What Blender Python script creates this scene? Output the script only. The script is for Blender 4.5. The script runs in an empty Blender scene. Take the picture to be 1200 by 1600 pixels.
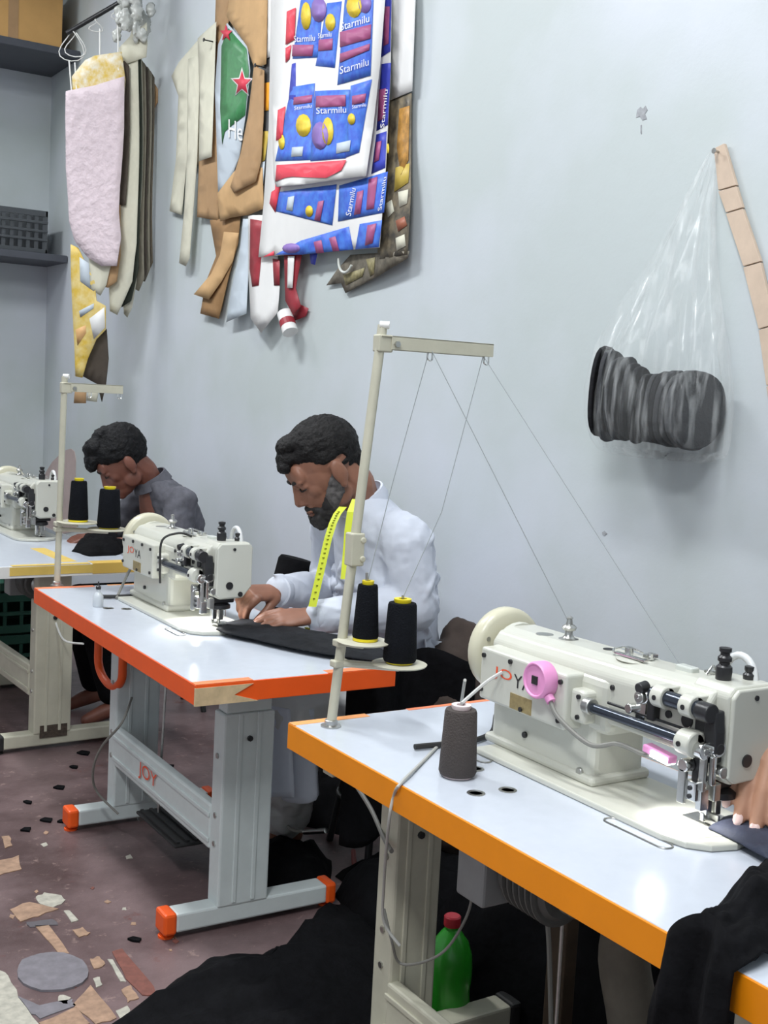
import bpy, bmesh, math, random
from mathutils import Vector, Matrix, noise
random.seed(7)
V = Vector
R = math.radians
SC = bpy.context.scene
COL = SC.collection

# ------------------------------------------------------------------ camera
FPX, PITCH, ROLL, YAW, CAMH = 1860.0, R(5.66), R(3.0), R(32.4), 1.47
FW = V((math.sin(YAW)*math.cos(PITCH), math.cos(YAW)*math.cos(PITCH), -math.sin(PITCH)))
_r = V((math.cos(YAW), -math.sin(YAW), 0)); _u = _r.cross(FW)
RT = math.cos(ROLL)*_r + math.sin(ROLL)*_u
UP = -math.sin(ROLL)*_r + math.cos(ROLL)*_u
EYE = V((0, 0, CAMH))
cd = bpy.data.cameras.new('camera'); co = bpy.data.objects.new('camera', cd); COL.objects.link(co)
cd.sensor_fit = 'VERTICAL'; cd.sensor_height = 36; cd.lens = FPX/1600*36; cd.clip_start = .05
m = Matrix((RT, UP, -FW)).transposed().to_4x4(); m.translation = EYE
co.matrix_world = m
SC.camera = co

# ------------------------------------------------------------------ world, lamps, exposure
w = bpy.data.worlds.new('world'); SC.world = w; w.use_nodes = True
w.node_tree.nodes['Background'].inputs[0].default_value = (.8, .88, 1, 1)
w.node_tree.nodes['Background'].inputs[1].default_value = .25
SC.view_settings.view_transform = 'Standard'; SC.view_settings.look = 'None'
SC.view_settings.exposure = -0.05; SC.view_settings.gamma = 1; SC.view_settings.use_curve_mapping = False

def area(name, loc, sx, sy, power, col=(1, 1, 1), target=None):
    l = bpy.data.lights.new(name, 'AREA'); l.shape = 'RECTANGLE'; l.size = sx; l.size_y = sy
    l.energy = power; l.color = col
    o = bpy.data.objects.new(name, l); COL.objects.link(o); o.location = loc
    if target: o.rotation_euler = (V(target)-V(loc)).to_track_quat('-Z', 'Y').to_euler()
    return o
CEIL = 4.1
area('ceiling_lamp', (.75, 1.6, CEIL-.06), .25, 1.2, 74, (.95, .98, 1))
area('ceiling_lamp', (.55, 4.4, CEIL-.06), .25, 1.2, 84, (.95, .98, 1))
area('ceiling_lamp', (.55, 7.0, CEIL-.06), .25, 1.2, 54, (.95, .98, 1))
area('ceiling_lamp', (-.9, .2, CEIL-.06), .5, 1.2, 112, (.95, .98, 1))

XW, YB = 2.35, 8.05     # long wall, back wall

# ------------------------------------------------------------------ pixel rays (1200 x 1600)
def ray(u, v): return FW + RT*((u-600)/FPX) - UP*((v-800)/FPX)
def onX(u, v, X): d = ray(u, v); return EYE + d*(X/d.x)
def onY(u, v, Y): d = ray(u, v); return EYE + d*(Y/d.y)
def onZ(u, v, Z): d = ray(u, v); return EYE + d*((Z-CAMH)/d.z)
def onP(u, v, p0, n): d = ray(u, v); return EYE + d*((p0-EYE).dot(n)/d.dot(n))

# ------------------------------------------------------------------ materials
MATS = {}
def mat(name, col, rough=.5, metal=0., var=0., scale=12., bump=0., bscale=None, coat=0., col2=None, emit=None, estr=0., spec=None):
    if name in MATS: return MATS[name]
    M = bpy.data.materials.new(name); M.use_nodes = True; MATS[name] = M
    nt = M.node_tree; N = nt.nodes; b = N['Principled BSDF']
    b.inputs['Base Color'].default_value = (*col, 1); b.inputs['Roughness'].default_value = rough
    b.inputs['Metallic'].default_value = metal
    if coat: b.inputs['Coat Weight'].default_value = coat; b.inputs['Coat Roughness'].default_value = .12
    if spec is not None: b.inputs['Specular IOR Level'].default_value = spec
    if emit: b.inputs['Emission Color'].default_value = (*emit, 1); b.inputs['Emission Strength'].default_value = estr
    if var or col2 or bump:
        tc = N.new('ShaderNodeTexCoord'); nz = N.new('ShaderNodeTexNoise'); nz.inputs['Scale'].default_value = scale
        nz.inputs['Detail'].default_value = 6; nz.inputs['Roughness'].default_value = .6
        nt.links.new(tc.outputs['Object'], nz.inputs['Vector'])
        if var or col2:
            cr = N.new('ShaderNodeValToRGB'); c2 = col2 or tuple(min(1, c*(1+var)) for c in col); c1 = col if col2 else tuple(c*(1-var) for c in col)
            cr.color_ramp.elements[0].position = .35; cr.color_ramp.elements[1].position = .68
            cr.color_ramp.elements[0].color = (*c1, 1); cr.color_ramp.elements[1].color = (*c2, 1)
            nt.links.new(nz.outputs['Fac'], cr.inputs['Fac']); nt.links.new(cr.outputs['Color'], b.inputs['Base Color'])
        if bump:
            n2 = N.new('ShaderNodeTexNoise'); n2.inputs['Scale'].default_value = bscale or scale; n2.inputs['Detail'].default_value = 5
            nt.links.new(tc.outputs['Object'], n2.inputs['Vector'])
            bp = N.new('ShaderNodeBump'); bp.inputs['Strength'].default_value = bump; bp.inputs['Distance'].default_value = .01
            nt.links.new(n2.outputs['Fac'], bp.inputs['Height']); nt.links.new(bp.outputs['Normal'], b.inputs['Normal'])
    return M
def hexc(h):
    f = lambda c: c/12.92 if c <= .04045 else ((c+.055)/1.055)**2.4
    return tuple(f(int(h[i:i+2], 16)/255) for i in (0, 2, 4))

def wall_material():
    M = bpy.data.materials.new('painted_plaster'); M.use_nodes = True; nt = M.node_tree; N = nt.nodes; L = nt.links
    b = N['Principled BSDF']; b.inputs['Roughness'].default_value = .48
    tc = N.new('ShaderNodeTexCoord')
    n1 = N.new('ShaderNodeTexNoise'); n1.inputs['Scale'].default_value = 1.1; n1.inputs['Detail'].default_value = 4
    L.new(tc.outputs['Object'], n1.inputs['Vector'])
    r1 = N.new('ShaderNodeValToRGB'); e = r1.color_ramp.elements
    e[0].position = .40; e[0].color = (*hexc('C1C9C9'), 1); e[1].position = .62; e[1].color = (*hexc('CFD4DC'), 1)
    L.new(n1.outputs['Fac'], r1.inputs['Fac'])
    # scuffs and specks
    n2 = N.new('ShaderNodeTexNoise'); n2.inputs['Scale'].default_value = 9; n2.inputs['Detail'].default_value = 8; n2.inputs['Roughness'].default_value = .7
    L.new(tc.outputs['Object'], n2.inputs['Vector'])
    r2 = N.new('ShaderNodeValToRGB'); e = r2.color_ramp.elements
    e[0].position = .70; e[0].color = (0, 0, 0, 1); e[1].position = .82; e[1].color = (1, 1, 1, 1)
    L.new(n2.outputs['Fac'], r2.inputs['Fac'])
    sx = N.new('ShaderNodeSeparateXYZ'); L.new(tc.outputs['Object'], sx.inputs[0])
    mr = N.new('ShaderNodeMapRange'); mr.inputs[1].default_value = 1.35; mr.inputs[2].default_value = .75; mr.inputs[3].default_value = .25; mr.inputs[4].default_value = 1
    L.new(sx.outputs['Z'], mr.inputs[0])
    mu = N.new('ShaderNodeMath'); mu.operation = 'MULTIPLY'; L.new(r2.outputs['Color'], mu.inputs[0]); L.new(mr.outputs[0], mu.inputs[1])
    mx = N.new('ShaderNodeMixRGB'); mx.inputs['Color2'].default_value = (*hexc('8C8A88'), 1)
    L.new(mu.outputs[0], mx.inputs['Fac']); L.new(r1.outputs['Color'], mx.inputs['Color1'])
    L.new(mx.outputs[0], b.inputs['Base Color'])
    bp = N.new('ShaderNodeBump'); bp.inputs['Strength'].default_value = .12; bp.inputs['Distance'].default_value = .01
    L.new(n2.outputs['Fac'], bp.inputs['Height']); L.new(bp.outputs['Normal'], b.inputs['Normal'])
    return M

def floor_material():
    M = bpy.data.materials.new('worn_painted_floor'); M.use_nodes = True; nt = M.node_tree; N = nt.nodes; L = nt.links
    b = N['Principled BSDF']; b.inputs['Roughness'].default_value = .42
    tc = N.new('ShaderNodeTexCoord')
    def nz(s, d=6, r=.6):
        n = N.new('ShaderNodeTexNoise'); n.inputs['Scale'].default_value = s; n.inputs['Detail'].default_value = d; n.inputs['Roughness'].default_value = r
        L.new(tc.outputs['Object'], n.inputs['Vector']); return n
    n1 = nz(2.5); r1 = N.new('ShaderNodeValToRGB'); e = r1.color_ramp.elements
    e[0].position = .36; e[0].color = (*hexc('4F3C3C'), 1); e[1].position = .60; e[1].color = (*hexc('7A6666'), 1)
    L.new(n1.outputs['Fac'], r1.inputs['Fac'])
    n2 = nz(26, 4, .75); r2 = N.new('ShaderNodeValToRGB'); e = r2.color_ramp.elements
    e[0].position = .60; e[0].color = (0, 0, 0, 1); e[1].position = .70; e[1].color = (.8, .8, .8, 1)
    L.new(n2.outputs['Fac'], r2.inputs['Fac'])
    mx = N.new('ShaderNodeMixRGB'); mx.inputs['Color2'].default_value = (*hexc('97807A'), 1)
    L.new(r2.outputs['Color'], mx.inputs['Fac']); L.new(r1.outputs['Color'], mx.inputs['Color1'])
    n3 = nz(7, 5, .7); r3 = N.new('ShaderNodeValToRGB'); e = r3.color_ramp.elements
    e[0].position = .64; e[0].color = (0, 0, 0, 1); e[1].position = .74; e[1].color = (1, 1, 1, 1)
    L.new(n3.outputs['Fac'], r3.inputs['Fac'])
    m2 = N.new('ShaderNodeMixRGB'); m2.inputs['Color2'].default_value = (*hexc('6E3B34'), 1)
    L.new(r3.outputs['Color'], m2.inputs['Fac']); L.new(mx.outputs[0], m2.inputs['Color1'])
    L.new(m2.outputs[0], b.inputs['Base Color'])
    bp = N.new('ShaderNodeBump'); bp.inputs['Strength'].default_value = .25; bp.inputs['Distance'].default_value = .006
    L.new(n2.outputs['Fac'], bp.inputs['Height']); L.new(bp.outputs['Normal'], b.inputs['Normal'])
    return M

def bag_material():
    M = bpy.data.materials.new('clear_plastic'); M.use_nodes = True; nt = M.node_tree; N = nt.nodes; L = nt.links
    b = N['Principled BSDF']; b.inputs['Base Color'].default_value = (.92, .95, .95, 1); b.inputs['Roughness'].default_value = .16
    b.inputs['Specular IOR Level'].default_value = .9
    t = N.new('ShaderNodeBsdfTransparent'); mx = N.new('ShaderNodeMixShader'); out = N['Material Output']
    tc = N.new('ShaderNodeTexCoord'); mp = N.new('ShaderNodeMapping'); mp.inputs['Scale'].default_value = (26, 26, 2.2)
    nz = N.new('ShaderNodeTexNoise'); nz.inputs['Scale'].default_value = 1.5; nz.inputs['Detail'].default_value = 4
    L.new(tc.outputs['Object'], mp.inputs[0]); L.new(mp.outputs[0], nz.inputs['Vector'])
    cr = N.new('ShaderNodeValToRGB'); e = cr.color_ramp.elements
    e[0].position = .50; e[0].color = (.05, .05, .05, 1); e[1].position = .76; e[1].color = (.33, .33, .33, 1)
    L.new(nz.outputs['Fac'], cr.inputs['Fac']); L.new(cr.outputs['Color'], mx.inputs['Fac'])
    L.new(t.outputs[0], mx.inputs[1]); L.new(b.outputs[0], mx.inputs[2]); L.new(mx.outputs[0], out.inputs['Surface'])
    return M

# ------------------------------------------------------------------ mesh builder
class MB:
    def __init__(s): s.v = []; s.f = []
    def add(s, vs, fs):
        k = len(s.v); s.v += [V(p) for p in vs]; s.f += [tuple(i+k for i in f) for f in fs]; return s
    def box(s, lo, hi, rz=0, c=None):
        x0, y0, z0 = lo; x1, y1, z1 = hi
        p = [V(q) for q in ((x0,y0,z0),(x1,y0,z0),(x1,y1,z0),(x0,y1,z0),(x0,y0,z1),(x1,y0,z1),(x1,y1,z1),(x0,y1,z1))]
        if rz:
            c = V(c) if c else (p[0]+p[6])/2; q = Matrix.Rotation(rz, 3, 'Z'); p = [c+q@(a-c) for a in p]
        return s.add(p, [(0,3,2,1),(4,5,6,7),(0,1,5,4),(1,2,6,5),(2,3,7,6),(3,0,4,7)])
    def frame(s, ax):
        ax = V(ax).normalized(); a = V((0,0,1)) if abs(ax.z) < .9 else V((1,0,0))
        e1 = ax.cross(a).normalized(); return e1, ax.cross(e1)
    def cyl(s, a, b, r, r2=None, n=16):
        a, b = V(a), V(b); r2 = r if r2 is None else r2; e1, e2 = s.frame(b-a)
        vs = []
        for c, q in ((a, r), (b, r2)):
            for i in range(n):
                t = 2*math.pi*i/n; vs.append(c + e1*(q*math.cos(t)) + e2*(q*math.sin(t)))
        fs = [(i, (i+1) % n, n+(i+1) % n, n+i) for i in range(n)]
        fs += [tuple(reversed(range(n))), tuple(range(n, 2*n))]
        return s.add(vs, fs)
    def lathe(s, base, axis, prof, n=24):
        base = V(base); ax = V(axis).normalized(); e1, e2 = s.frame(ax); vs = []; k = len(prof)
        for r, h in prof:
            r = max(r, 1e-4)
            for i in range(n):
                t = 2*math.pi*i/n; vs.append(base + ax*h + e1*(r*math.cos(t)) + e2*(r*math.sin(t)))
        fs = [(j*n+i, j*n+(i+1) % n, (j+1)*n+(i+1) % n, (j+1)*n+i) for j in range(k-1) for i in range(n)]
        fs += [tuple(reversed(range(n))), tuple(range((k-1)*n, k*n))]
        return s.add(vs, fs)
    def tube(s, pts, r, n=8, sub=0):
        pts = [V(p) for p in pts]
        if sub:
            out = []
            P = [pts[0]]+pts+[pts[-1]]
            for i in range(1, len(P)-2):
                for j in range(sub):
                    t = j/sub; a, b, c, d = P[i-1], P[i], P[i+1], P[i+2]
                    out.append(.5*((2*b)+(c-a)*t+(2*a-5*b+4*c-d)*t*t+(3*b-a-3*c+d)*t**3))
            pts = out+[pts[-1]]
        rr = r if isinstance(r, (list, tuple)) else None
        e1 = None; vs = []; k = len(pts)
        for i, p in enumerate(pts):
            d = (pts[min(i+1, k-1)]-pts[max(i-1, 0)])
            d = d.normalized() if d.length > 1e-9 else V((0,0,1))
            if e1 is None: e1, _ = s.frame(d)
            e1 = (e1 - d*e1.dot(d)); e1 = e1.normalized() if e1.length > 1e-6 else s.frame(d)[0]
            e2 = d.cross(e1)
            q = r
            if rr: q = rr[0]+(rr[1]-rr[0])*i/(k-1)
            for j in range(n):
                t = 2*math.pi*j/n; vs.append(p + e1*(q*math.cos(t)) + e2*(q*math.sin(t)))
        fs = [(j*n+i, j*n+(i+1) % n, (j+1)*n+(i+1) % n, (j+1)*n+i) for j in range(k-1) for i in range(n)]
        fs += [tuple(reversed(range(n))), tuple(range((k-1)*n, k*n))]
        return s.add(vs, fs)
    def ell(s, c, r, M=None, nu=14, nv=9):
        c = V(c); r = V(r) if not isinstance(r, (int, float)) else V((r, r, r)); M = M or Matrix.Identity(3)
        vs = [c + M@V((0, 0, r.z))]
        for j in range(1, nv):
            p = math.pi*j/nv
            for i in range(nu):
                t = 2*math.pi*i/nu
                vs.append(c + M@V((r.x*math.sin(p)*math.cos(t), r.y*math.sin(p)*math.sin(t), r.z*math.cos(p))))
        vs.append(c - M@V((0, 0, r.z))); k = len(vs)-1
        fs = [(0, 1+i, 1+(i+1) % nu) for i in range(nu)]
        for j in range(nv-2):
            for i in range(nu):
                a = 1+j*nu; fs.append((a+i, a+nu+i, a+nu+(i+1) % nu, a+(i+1) % nu))
        a = 1+(nv-2)*nu; fs += [(a+i, k, a+(i+1) % nu) for i in range(nu)]
        return s.add(vs, fs)
    def caps(s, pts, rs, n=12):          # capsule chain
        for i, (p, r) in enumerate(zip(pts, rs)):
            s.ell(p, r, None, n, 8)
            if i: s.cyl(pts[i-1], p, rs[i-1], r, n)
        return s
    def loft(s, secs, n=28):             # secs: (center, ex, ey) elliptical rings given by two half axis vectors
        vs = []; k = len(secs)
        for c, a, b in secs:
            for i in range(n):
                t = 2*math.pi*i/n; vs.append(V(c)+V(a)*math.cos(t)+V(b)*math.sin(t))
        fs = [(j*n+i, j*n+(i+1) % n, (j+1)*n+(i+1) % n, (j+1)*n+i) for j in range(k-1) for i in range(n)]
        fs += [tuple(reversed(range(n))), tuple(range((k-1)*n, k*n))]
        return s.add(vs, fs)
    def prism(s, poly, h):               # poly: list of 3D points, extruded by vector h
        poly = [V(p) for p in poly]; n = len(poly); h = V(h)
        return s.add(poly+[p+h for p in poly], [tuple(reversed(range(n))), tuple(range(n, 2*n))]+[(i, (i+1) % n, n+(i+1) % n, n+i) for i in range(n)])
    def xf(s, M):
        s.v = [M@p for p in s.v]; return s

def obj(name, mb, mt, parent=None, smooth=False, bevel=0, seg=2, world=False, angle=40):
    me = bpy.data.meshes.new(name)
    vs = mb.v; loc = V((0, 0, 0))
    if parent is None:
        lo = V((min(p.x for p in vs), min(p.y for p in vs), min(p.z for p in vs))); hi = V((max(p.x for p in vs), max(p.y for p in vs), max(p.z for p in vs)))
        loc = V(((lo.x+hi.x)/2, (lo.y+hi.y)/2, lo.z))
    elif world: loc = root_of(parent)
    me.from_pydata([tuple(p-loc) for p in vs], [], mb.f)
    bm = bmesh.new(); bm.from_mesh(me); bmesh.ops.recalc_face_normals(bm, faces=bm.faces); bm.to_mesh(me); bm.free()
    me.materials.append(mt)
    o = bpy.data.objects.new(name, me); COL.objects.link(o)
    if parent is None: o.location = loc
    else: o.parent = parent
    if smooth:
        me.shade_smooth() if hasattr(me, 'shade_smooth') else None
        me.polygons.foreach_set('use_smooth', [True]*len(me.polygons))
        try: me.set_sharp_from_angle(angle=R(angle))
        except Exception: pass
    if bevel:
        b = o.modifiers.new('bevel', 'BEVEL'); b.width = bevel; b.segments = seg; b.limit_method = 'ANGLE'; b.angle_limit = R(35)
    return o
def root_of(p):
    l = V(p.location)
    while p.parent: p = p.parent; l += V(p.location)
    return l
def tag(o, label, cat, group=None):
    o['label'] = label; o['category'] = cat
    if group: o['group'] = group
    return o
def thing(name, label, cat, loc=(0, 0, 0), rz=0, group=None):
    o = bpy.data.objects.new(name, None); COL.objects.link(o); o.location = loc; o.rotation_euler = (0, 0, rz); o.empty_display_size = .05
    return tag(o, label, cat, group)
def struct(o): o['kind'] = 'structure'; return o
def copy_tree(o, parent=None):
    c = o.copy(); COL.objects.link(c); c.parent = parent
    for ch in list(o.children): copy_tree(ch, c)
    return c
def bake(o):
    dg = bpy.context.evaluated_depsgraph_get(); dg.update()
    me = bpy.data.meshes.new_from_object(o.evaluated_get(dg)); o.modifiers.clear(); o.data = me; return o
def remesh(o, voxel, smooth=4, disp=()):
    r = o.modifiers.new('r', 'REMESH'); r.mode = 'VOXEL'; r.voxel_size = voxel; r.use_smooth_shade = True
    if smooth: s = o.modifiers.new('s', 'SMOOTH'); s.iterations = smooth; s.factor = .5
    for kind, size, st in disp:
        t = bpy.data.textures.new('t', kind); t.noise_scale = size
        d = o.modifiers.new('d', 'DISPLACE'); d.texture = t; d.strength = st; d.texture_coords = 'LOCAL'; d.mid_level = .5
    bake(o); o.data.polygons.foreach_set('use_smooth', [True]*len(o.data.polygons)); return o

_tc = {}
def text2d(s):
    if s in _tc: return _tc[s]
    c = bpy.data.curves.new('t', 'FONT'); c.body = s; c.align_x = 'CENTER'; c.align_y = 'CENTER'; c.resolution_u = 3
    o = bpy.data.objects.new('t', c); COL.objects.link(o)
    dg = bpy.context.evaluated_depsgraph_get(); dg.update()
    me = bpy.data.meshes.new_from_object(o.evaluated_get(dg))
    vs = [tuple(v.co) for v in me.vertices]; fs = [tuple(p.vertices) for p in me.polygons]
    bpy.data.objects.remove(o)
    x0 = min(v[0] for v in vs); x1 = max(v[0] for v in vs); y0 = min(v[1] for v in vs); y1 = max(v[1] for v in vs)
    _tc[s] = ([((v[0]-x0)/(x1-x0), (v[1]-y0)/(y1-y0)) for v in vs], fs); return _tc[s]
def text_mb(s, org, ex, ey):         # org = lower left, ex / ey = full width / height vectors
    vs, fs = text2d(s); org, ex, ey = V(org), V(ex), V(ey)
    return MB().add([org+ex*a+ey*b for a, b in vs], fs)
def solid(o, th, off=-1):
    s = o.modifiers.new('solid', 'SOLIDIFY'); s.thickness = th; s.offset = off; return o

# shared materials
white_lam = mat('white_laminate', hexc('C4CAD4'), .22, var=.02, scale=30, spec=.5)
m_orange = mat('red_orange_edging', hexc('EE5A18'), .45, var=.04)
m_amber = mat('amber_edging', hexc('E98A06'), .45, var=.03)
m_steelwhite = mat('pale_grey_powder_coat', hexc('D2DAD9'), .4, var=.03, scale=20)
m_cream = mat('cream_powder_coat', hexc('C2BFAC'), .45, var=.06, scale=14)
m_ivory = mat('ivory_machine_enamel', hexc('CBCBC0'), .3, var=.015, scale=9, coat=.3)
m_black = mat('black_metal', (.02, .02, .022), .35)
m_shaft = mat('blued_steel', (.06, .07, .09), .22, .7)
m_chrome = mat('chrome', (.72, .72, .70), .18, 1)
m_steel = mat('brushed_steel', (.5, .5, .48), .35, 1, var=.1, scale=40)
m_dark = mat('black_cloth', (.0045, .0045, .0055), .9, var=.3, scale=30, bump=.3, bscale=60, spec=.12)
m_darkgrey = mat('charcoal_cloth', (.012, .013, .016), .85, spec=.2, var=.3, scale=25, bump=.3, bscale=50)
m_thread = mat('black_thread', (.006, .007, .010), .85, spec=.15, bump=.5, bscale=300)
m_yplastic = mat('yellow_plastic', hexc('E8D21E'), .4)
m_wire = mat('grey_cable', hexc('7F7E78'), .5)
m_white = mat('white_plastic', hexc('E8E8E4'), .4)
m_rubber = mat('black_rubber', (.02, .02, .02), .6)
m_card = mat('brown_cardboard', hexc('B28F68'), .8, var=.08, scale=8)
m_card2 = mat('tan_cardboard', hexc('C9A374'), .8, var=.08, scale=8)
m_creamcard = mat('cream_cardboard', hexc('D5D2BF'), .8, var=.05, scale=10)
m_skin = mat('brown_skin', hexc('8C604C'), .5, var=.10, scale=18)
m_skin2 = mat('dark_brown_skin', hexc('75483A'), .5, var=.10, scale=18)
m_hair = mat('black_hair', (.005, .005, .006), .6, var=.4, scale=40, bump=.6, bscale=120, spec=.25)

# ================================================================== the room
def slab(name, lo, hi, mt): return struct(obj(name, MB().box(lo, hi), mt))
floor = MB().box((-2.6, -2.6, -.1), (XW+.1, YB+.1, 0))
FLOOR = struct(obj('floor', floor, floor_material())); FLOOR.location.z = -.1
wm = wall_material()
def wallobj(name, lo, hi):
    # origin stays at the world origin so that object coordinates are metres above the floor
    me = bpy.data.meshes.new(name); b = MB().box(lo, hi); me.from_pydata([tuple(p) for p in b.v], [], b.f); me.materials.append(wm)
    o = bpy.data.objects.new(name, me); COL.objects.link(o); return struct(o)
WALL = wallobj('wall_right', (XW, -2.6, 0), (XW+.1, YB+.1, CEIL))
WBACK = wallobj('wall_back', (-2.6, YB, 0), (XW, YB+.1, CEIL))
wallobj('wall_left', (-2.7, -2.6, 0), (-2.6, YB, CEIL))
wallobj('wall_front', (-2.6, -2.7, 0), (XW, -2.6, CEIL))
ceil = struct(obj('ceiling', MB().box((-2.7, -2.7, CEIL), (XW+.1, YB+.1, CEIL+.1)), mat('white_ceiling', (.75, .77, .79), .8)))

def floorpatch(name, px, mt, h=.0025, parent=FLOOR):
    if len(px) < 20:
        qx = []; rq = random.Random(int(px[0][0]*7+px[0][1]))
        for (u0, v0), (u1, v1) in zip(px, px[1:]+px[:1]):
            for t in (0, .33, .67): j = 1.6 if abs(u1-u0)+abs(v1-v0) > 14 else .5; qx.append((u0+(u1-u0)*t+rq.uniform(-j, j), v0+(v1-v0)*t+rq.uniform(-j, j)*.7))
        px = qx
    p = [onZ(u, v, 0) for u, v in px]
    return obj(name, MB().prism([V((q.x, q.y, -.002)) for q in p], (0, 0, h+.002)), mt, parent, world=True)
c_beige = mat('beige_tile', hexc('A5866F'), .6, var=.22, scale=45)
c_pale = mat('pale_plaster', hexc('B3AFA2'), .7, var=.2, scale=40)
c_red = mat('brick_red_tile', hexc('7C4C42'), .6, var=.2, scale=45)
c_grey = mat('grey_cement', hexc('7A767C'), .7, var=.15, scale=30)
c_dkgrey = mat('slate_chip', hexc('5F5A5E'), .7, var=.08, scale=12)
for px, mt in [
    ([(-6,1347),(30,1338),(33,1358),(-6,1370)], c_beige), ([(2,1308),(14,1306),(20,1322),(8,1326)], c_beige),
    ([(15,1422),(45,1410),(92,1420),(60,1432),(32,1440)], c_beige), ([(55,1403),(70,1396),(96,1400),(102,1408),(84,1420),(62,1414)], c_pale),
    ([(56,1447),(76,1446),(107,1490),(92,1492)], c_beige), ([(113,1455),(130,1450),(141,1459),(123,1466)], c_beige),
    ([(100,1424),(109,1423),(122,1439),(113,1441)], c_pale), ([(176,1488),(191,1484),(238,1538),(246,1556),(222,1556),(196,1530)], c_red),
    ([(168,1500),(176,1500),(197,1535),(187,1534)], c_pale), ([(190,1547),(204,1540),(216,1560),(200,1567)], c_beige),
    ([(114,1572),(142,1541),(182,1592),(150,1602)], c_beige), ([(60,1600),(118,1574),(140,1600),(90,1625)], c_beige),
    ([(-6,1512),(14,1526),(30,1560),(62,1605),(-6,1630)], c_pale), ([(28,1556),(60,1572),(112,1562),(118,1572),(62,1592),(50,1585)], c_grey),
    ([(140,1500),(155,1495),(165,1508),(148,1515)], c_beige), ([(145,1530),(156,1527),(160,1540),(150,1544)], c_pale),
    ([(40,1442),(80,1436),(92,1446),(48,1450)], c_dkgrey), ([(488,1466),(532,1452),(542,1474),(505,1494)], c_red),
    ([(92,1555),(112,1560),(104,1570),(90,1566)], c_pale), ([(182,1580),(200,1572),(206,1590),(190,1600)], c_pale)]:
    floorpatch('floor_tile_chip', px, mt)
floorpatch('cement_patch', [(82+57*math.cos(t*math.pi/10)+random.uniform(-2, 2), 1521+30*math.sin(t*math.pi/10)+random.uniform(-1, 1)) for t in range(20)], c_grey, .006)
rr = random.Random(3)
tiny = []
for i in range(34):
    u = rr.uniform(0, 560); v = rr.uniform(1300, 1590)
    if u > 250 and v < 1440 or (u > 300 and v > 1500): continue
    s = rr.uniform(2, 5); k = rr.uniform(0, 6)
    floorpatch('floor_paint_chip', [(u+s*1.5*math.cos(k+a)*rr.uniform(.6, 1), v+s*math.sin(k+a)*rr.uniform(.6, 1)) for a in (0, 1.4, 2.9, 4.4)], rr.choice([c_beige, c_pale, c_red, c_red, c_dkgrey]), .0015)

def wallpatch(name, px, mt, th=.003):
    p = [onX(u, v, XW) for u, v in px]
    return obj(name, MB().prism([V((XW+.002, q.y, q.z)) for q in p], (-th-.002, 0, 0)), mt, WALL, world=True)
m_pinkplaster = mat('pinkish_plaster', hexc('BFADA9'), .8, var=.06, scale=10)
m_scuff = mat('grey_scuff', hexc('A3A5A9'), .8, var=.2, scale=60)
m_palepatch = mat('pale_putty', hexc('C6CCD2'), .6, var=.03, scale=6)
wallpatch('plaster_patch', [(66,800),(67,760),(72,738),(82,722),(92,712),(104,703),(112,701),(117,706),(119,718),(118,760),(120,830),(66,840)], m_pinkplaster)
for px in [[(996,172),(1001,167),(1005,170),(1009,165),(1012,172),(1008,178),(1011,186),(1004,188),(1000,182),(994,184)], [(1001,196),(1003,195),(1003,210),(1001,208)], [(941,832),(945,829),(949,834),(945,837),(942,836)]]:
    wallpatch('wall_scuff', px, m_scuff, .0012)

# ------------------------------------------------------------------ shelves in the far corner
m_shelf = mat('dark_grey_shelf_board', hexc('4C4F57'), .6, var=.05)
def shelf(label, pz, y0):
    z = pz
    o = obj('wall_shelf', MB().box((.2, y0, z), (XW-.005, YB-.005, z+.045)), m_shelf, bevel=.004); tag(o, label, 'shelf')
    return o, z+.045
zt = onY(30, 62, 7.45).z; S1, z1 = shelf('upper dark grey wall shelf carrying the cardboard box in the far corner', zt-.04, 7.45)
zl = onY(40, 404, 7.6).z; S2, z2 = shelf('lower dark grey wall shelf carrying the grey crate in the far corner', zl, 7.6)
a = onY(97, 62, 7.5); b = onY(-60, 62, 7.5)
bx = thing('cardboard_box', 'brown cardboard box on the upper corner shelf', 'box', ((a.x+b.x)/2, 7.72, z1))
hw = (a.x-b.x)/2
obj('box_body', MB().box((-hw, -.22, 0), (hw, .22, .38)), mat('box_cardboard', hexc('D3A566'), .8, var=.06, scale=6), bx, bevel=.004)
obj('packing_tape', MB().box((-.03, -.2215, 0), (.03, -.2195, .38)), m_card, bx)
obj('box_flap', MB().box((-hw, -.222, .36), (hw, .0, .386)), m_card2, bx, bevel=.002)
# grey crate with slots
a = onY(74, 390, 7.68); b = onY(-40, 390, 7.68); ht = onY(40, 326, 7.68).z-z2
hw = (a.x-b.x)/2
cr = thing('plastic_crate', 'dark grey slotted plastic crate on the lower corner shelf', 'crate', ((a.x+b.x)/2, 7.84, z2))
m_crate = mat('dark_grey_crate_plastic', hexc('4A4E52'), .5, var=.06)
q = MB(); q.box((-hw, -.16, 0), (hw, -.145, ht*.12)); q.box((-hw, -.16, ht*.86), (hw, -.145, ht)); q.box((-hw, .145, 0), (hw, .16, ht))
q.box((-hw, -.16, 0), (-hw+.015, .16, ht)); q.box((hw-.015, -.16, 0), (hw, .16, ht)); q.box((-hw, -.16, 0), (hw, .16, .012))
obj('crate_shell', q, m_crate, cr, bevel=.003)
for i in range(9):
    x = -hw+.02+(2*hw-.04)*i/8
    obj('crate_rib', MB().box((x-.012, -.158, ht*.1), (x+.012, -.148, ht*.88)), m_crate, cr)
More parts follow.
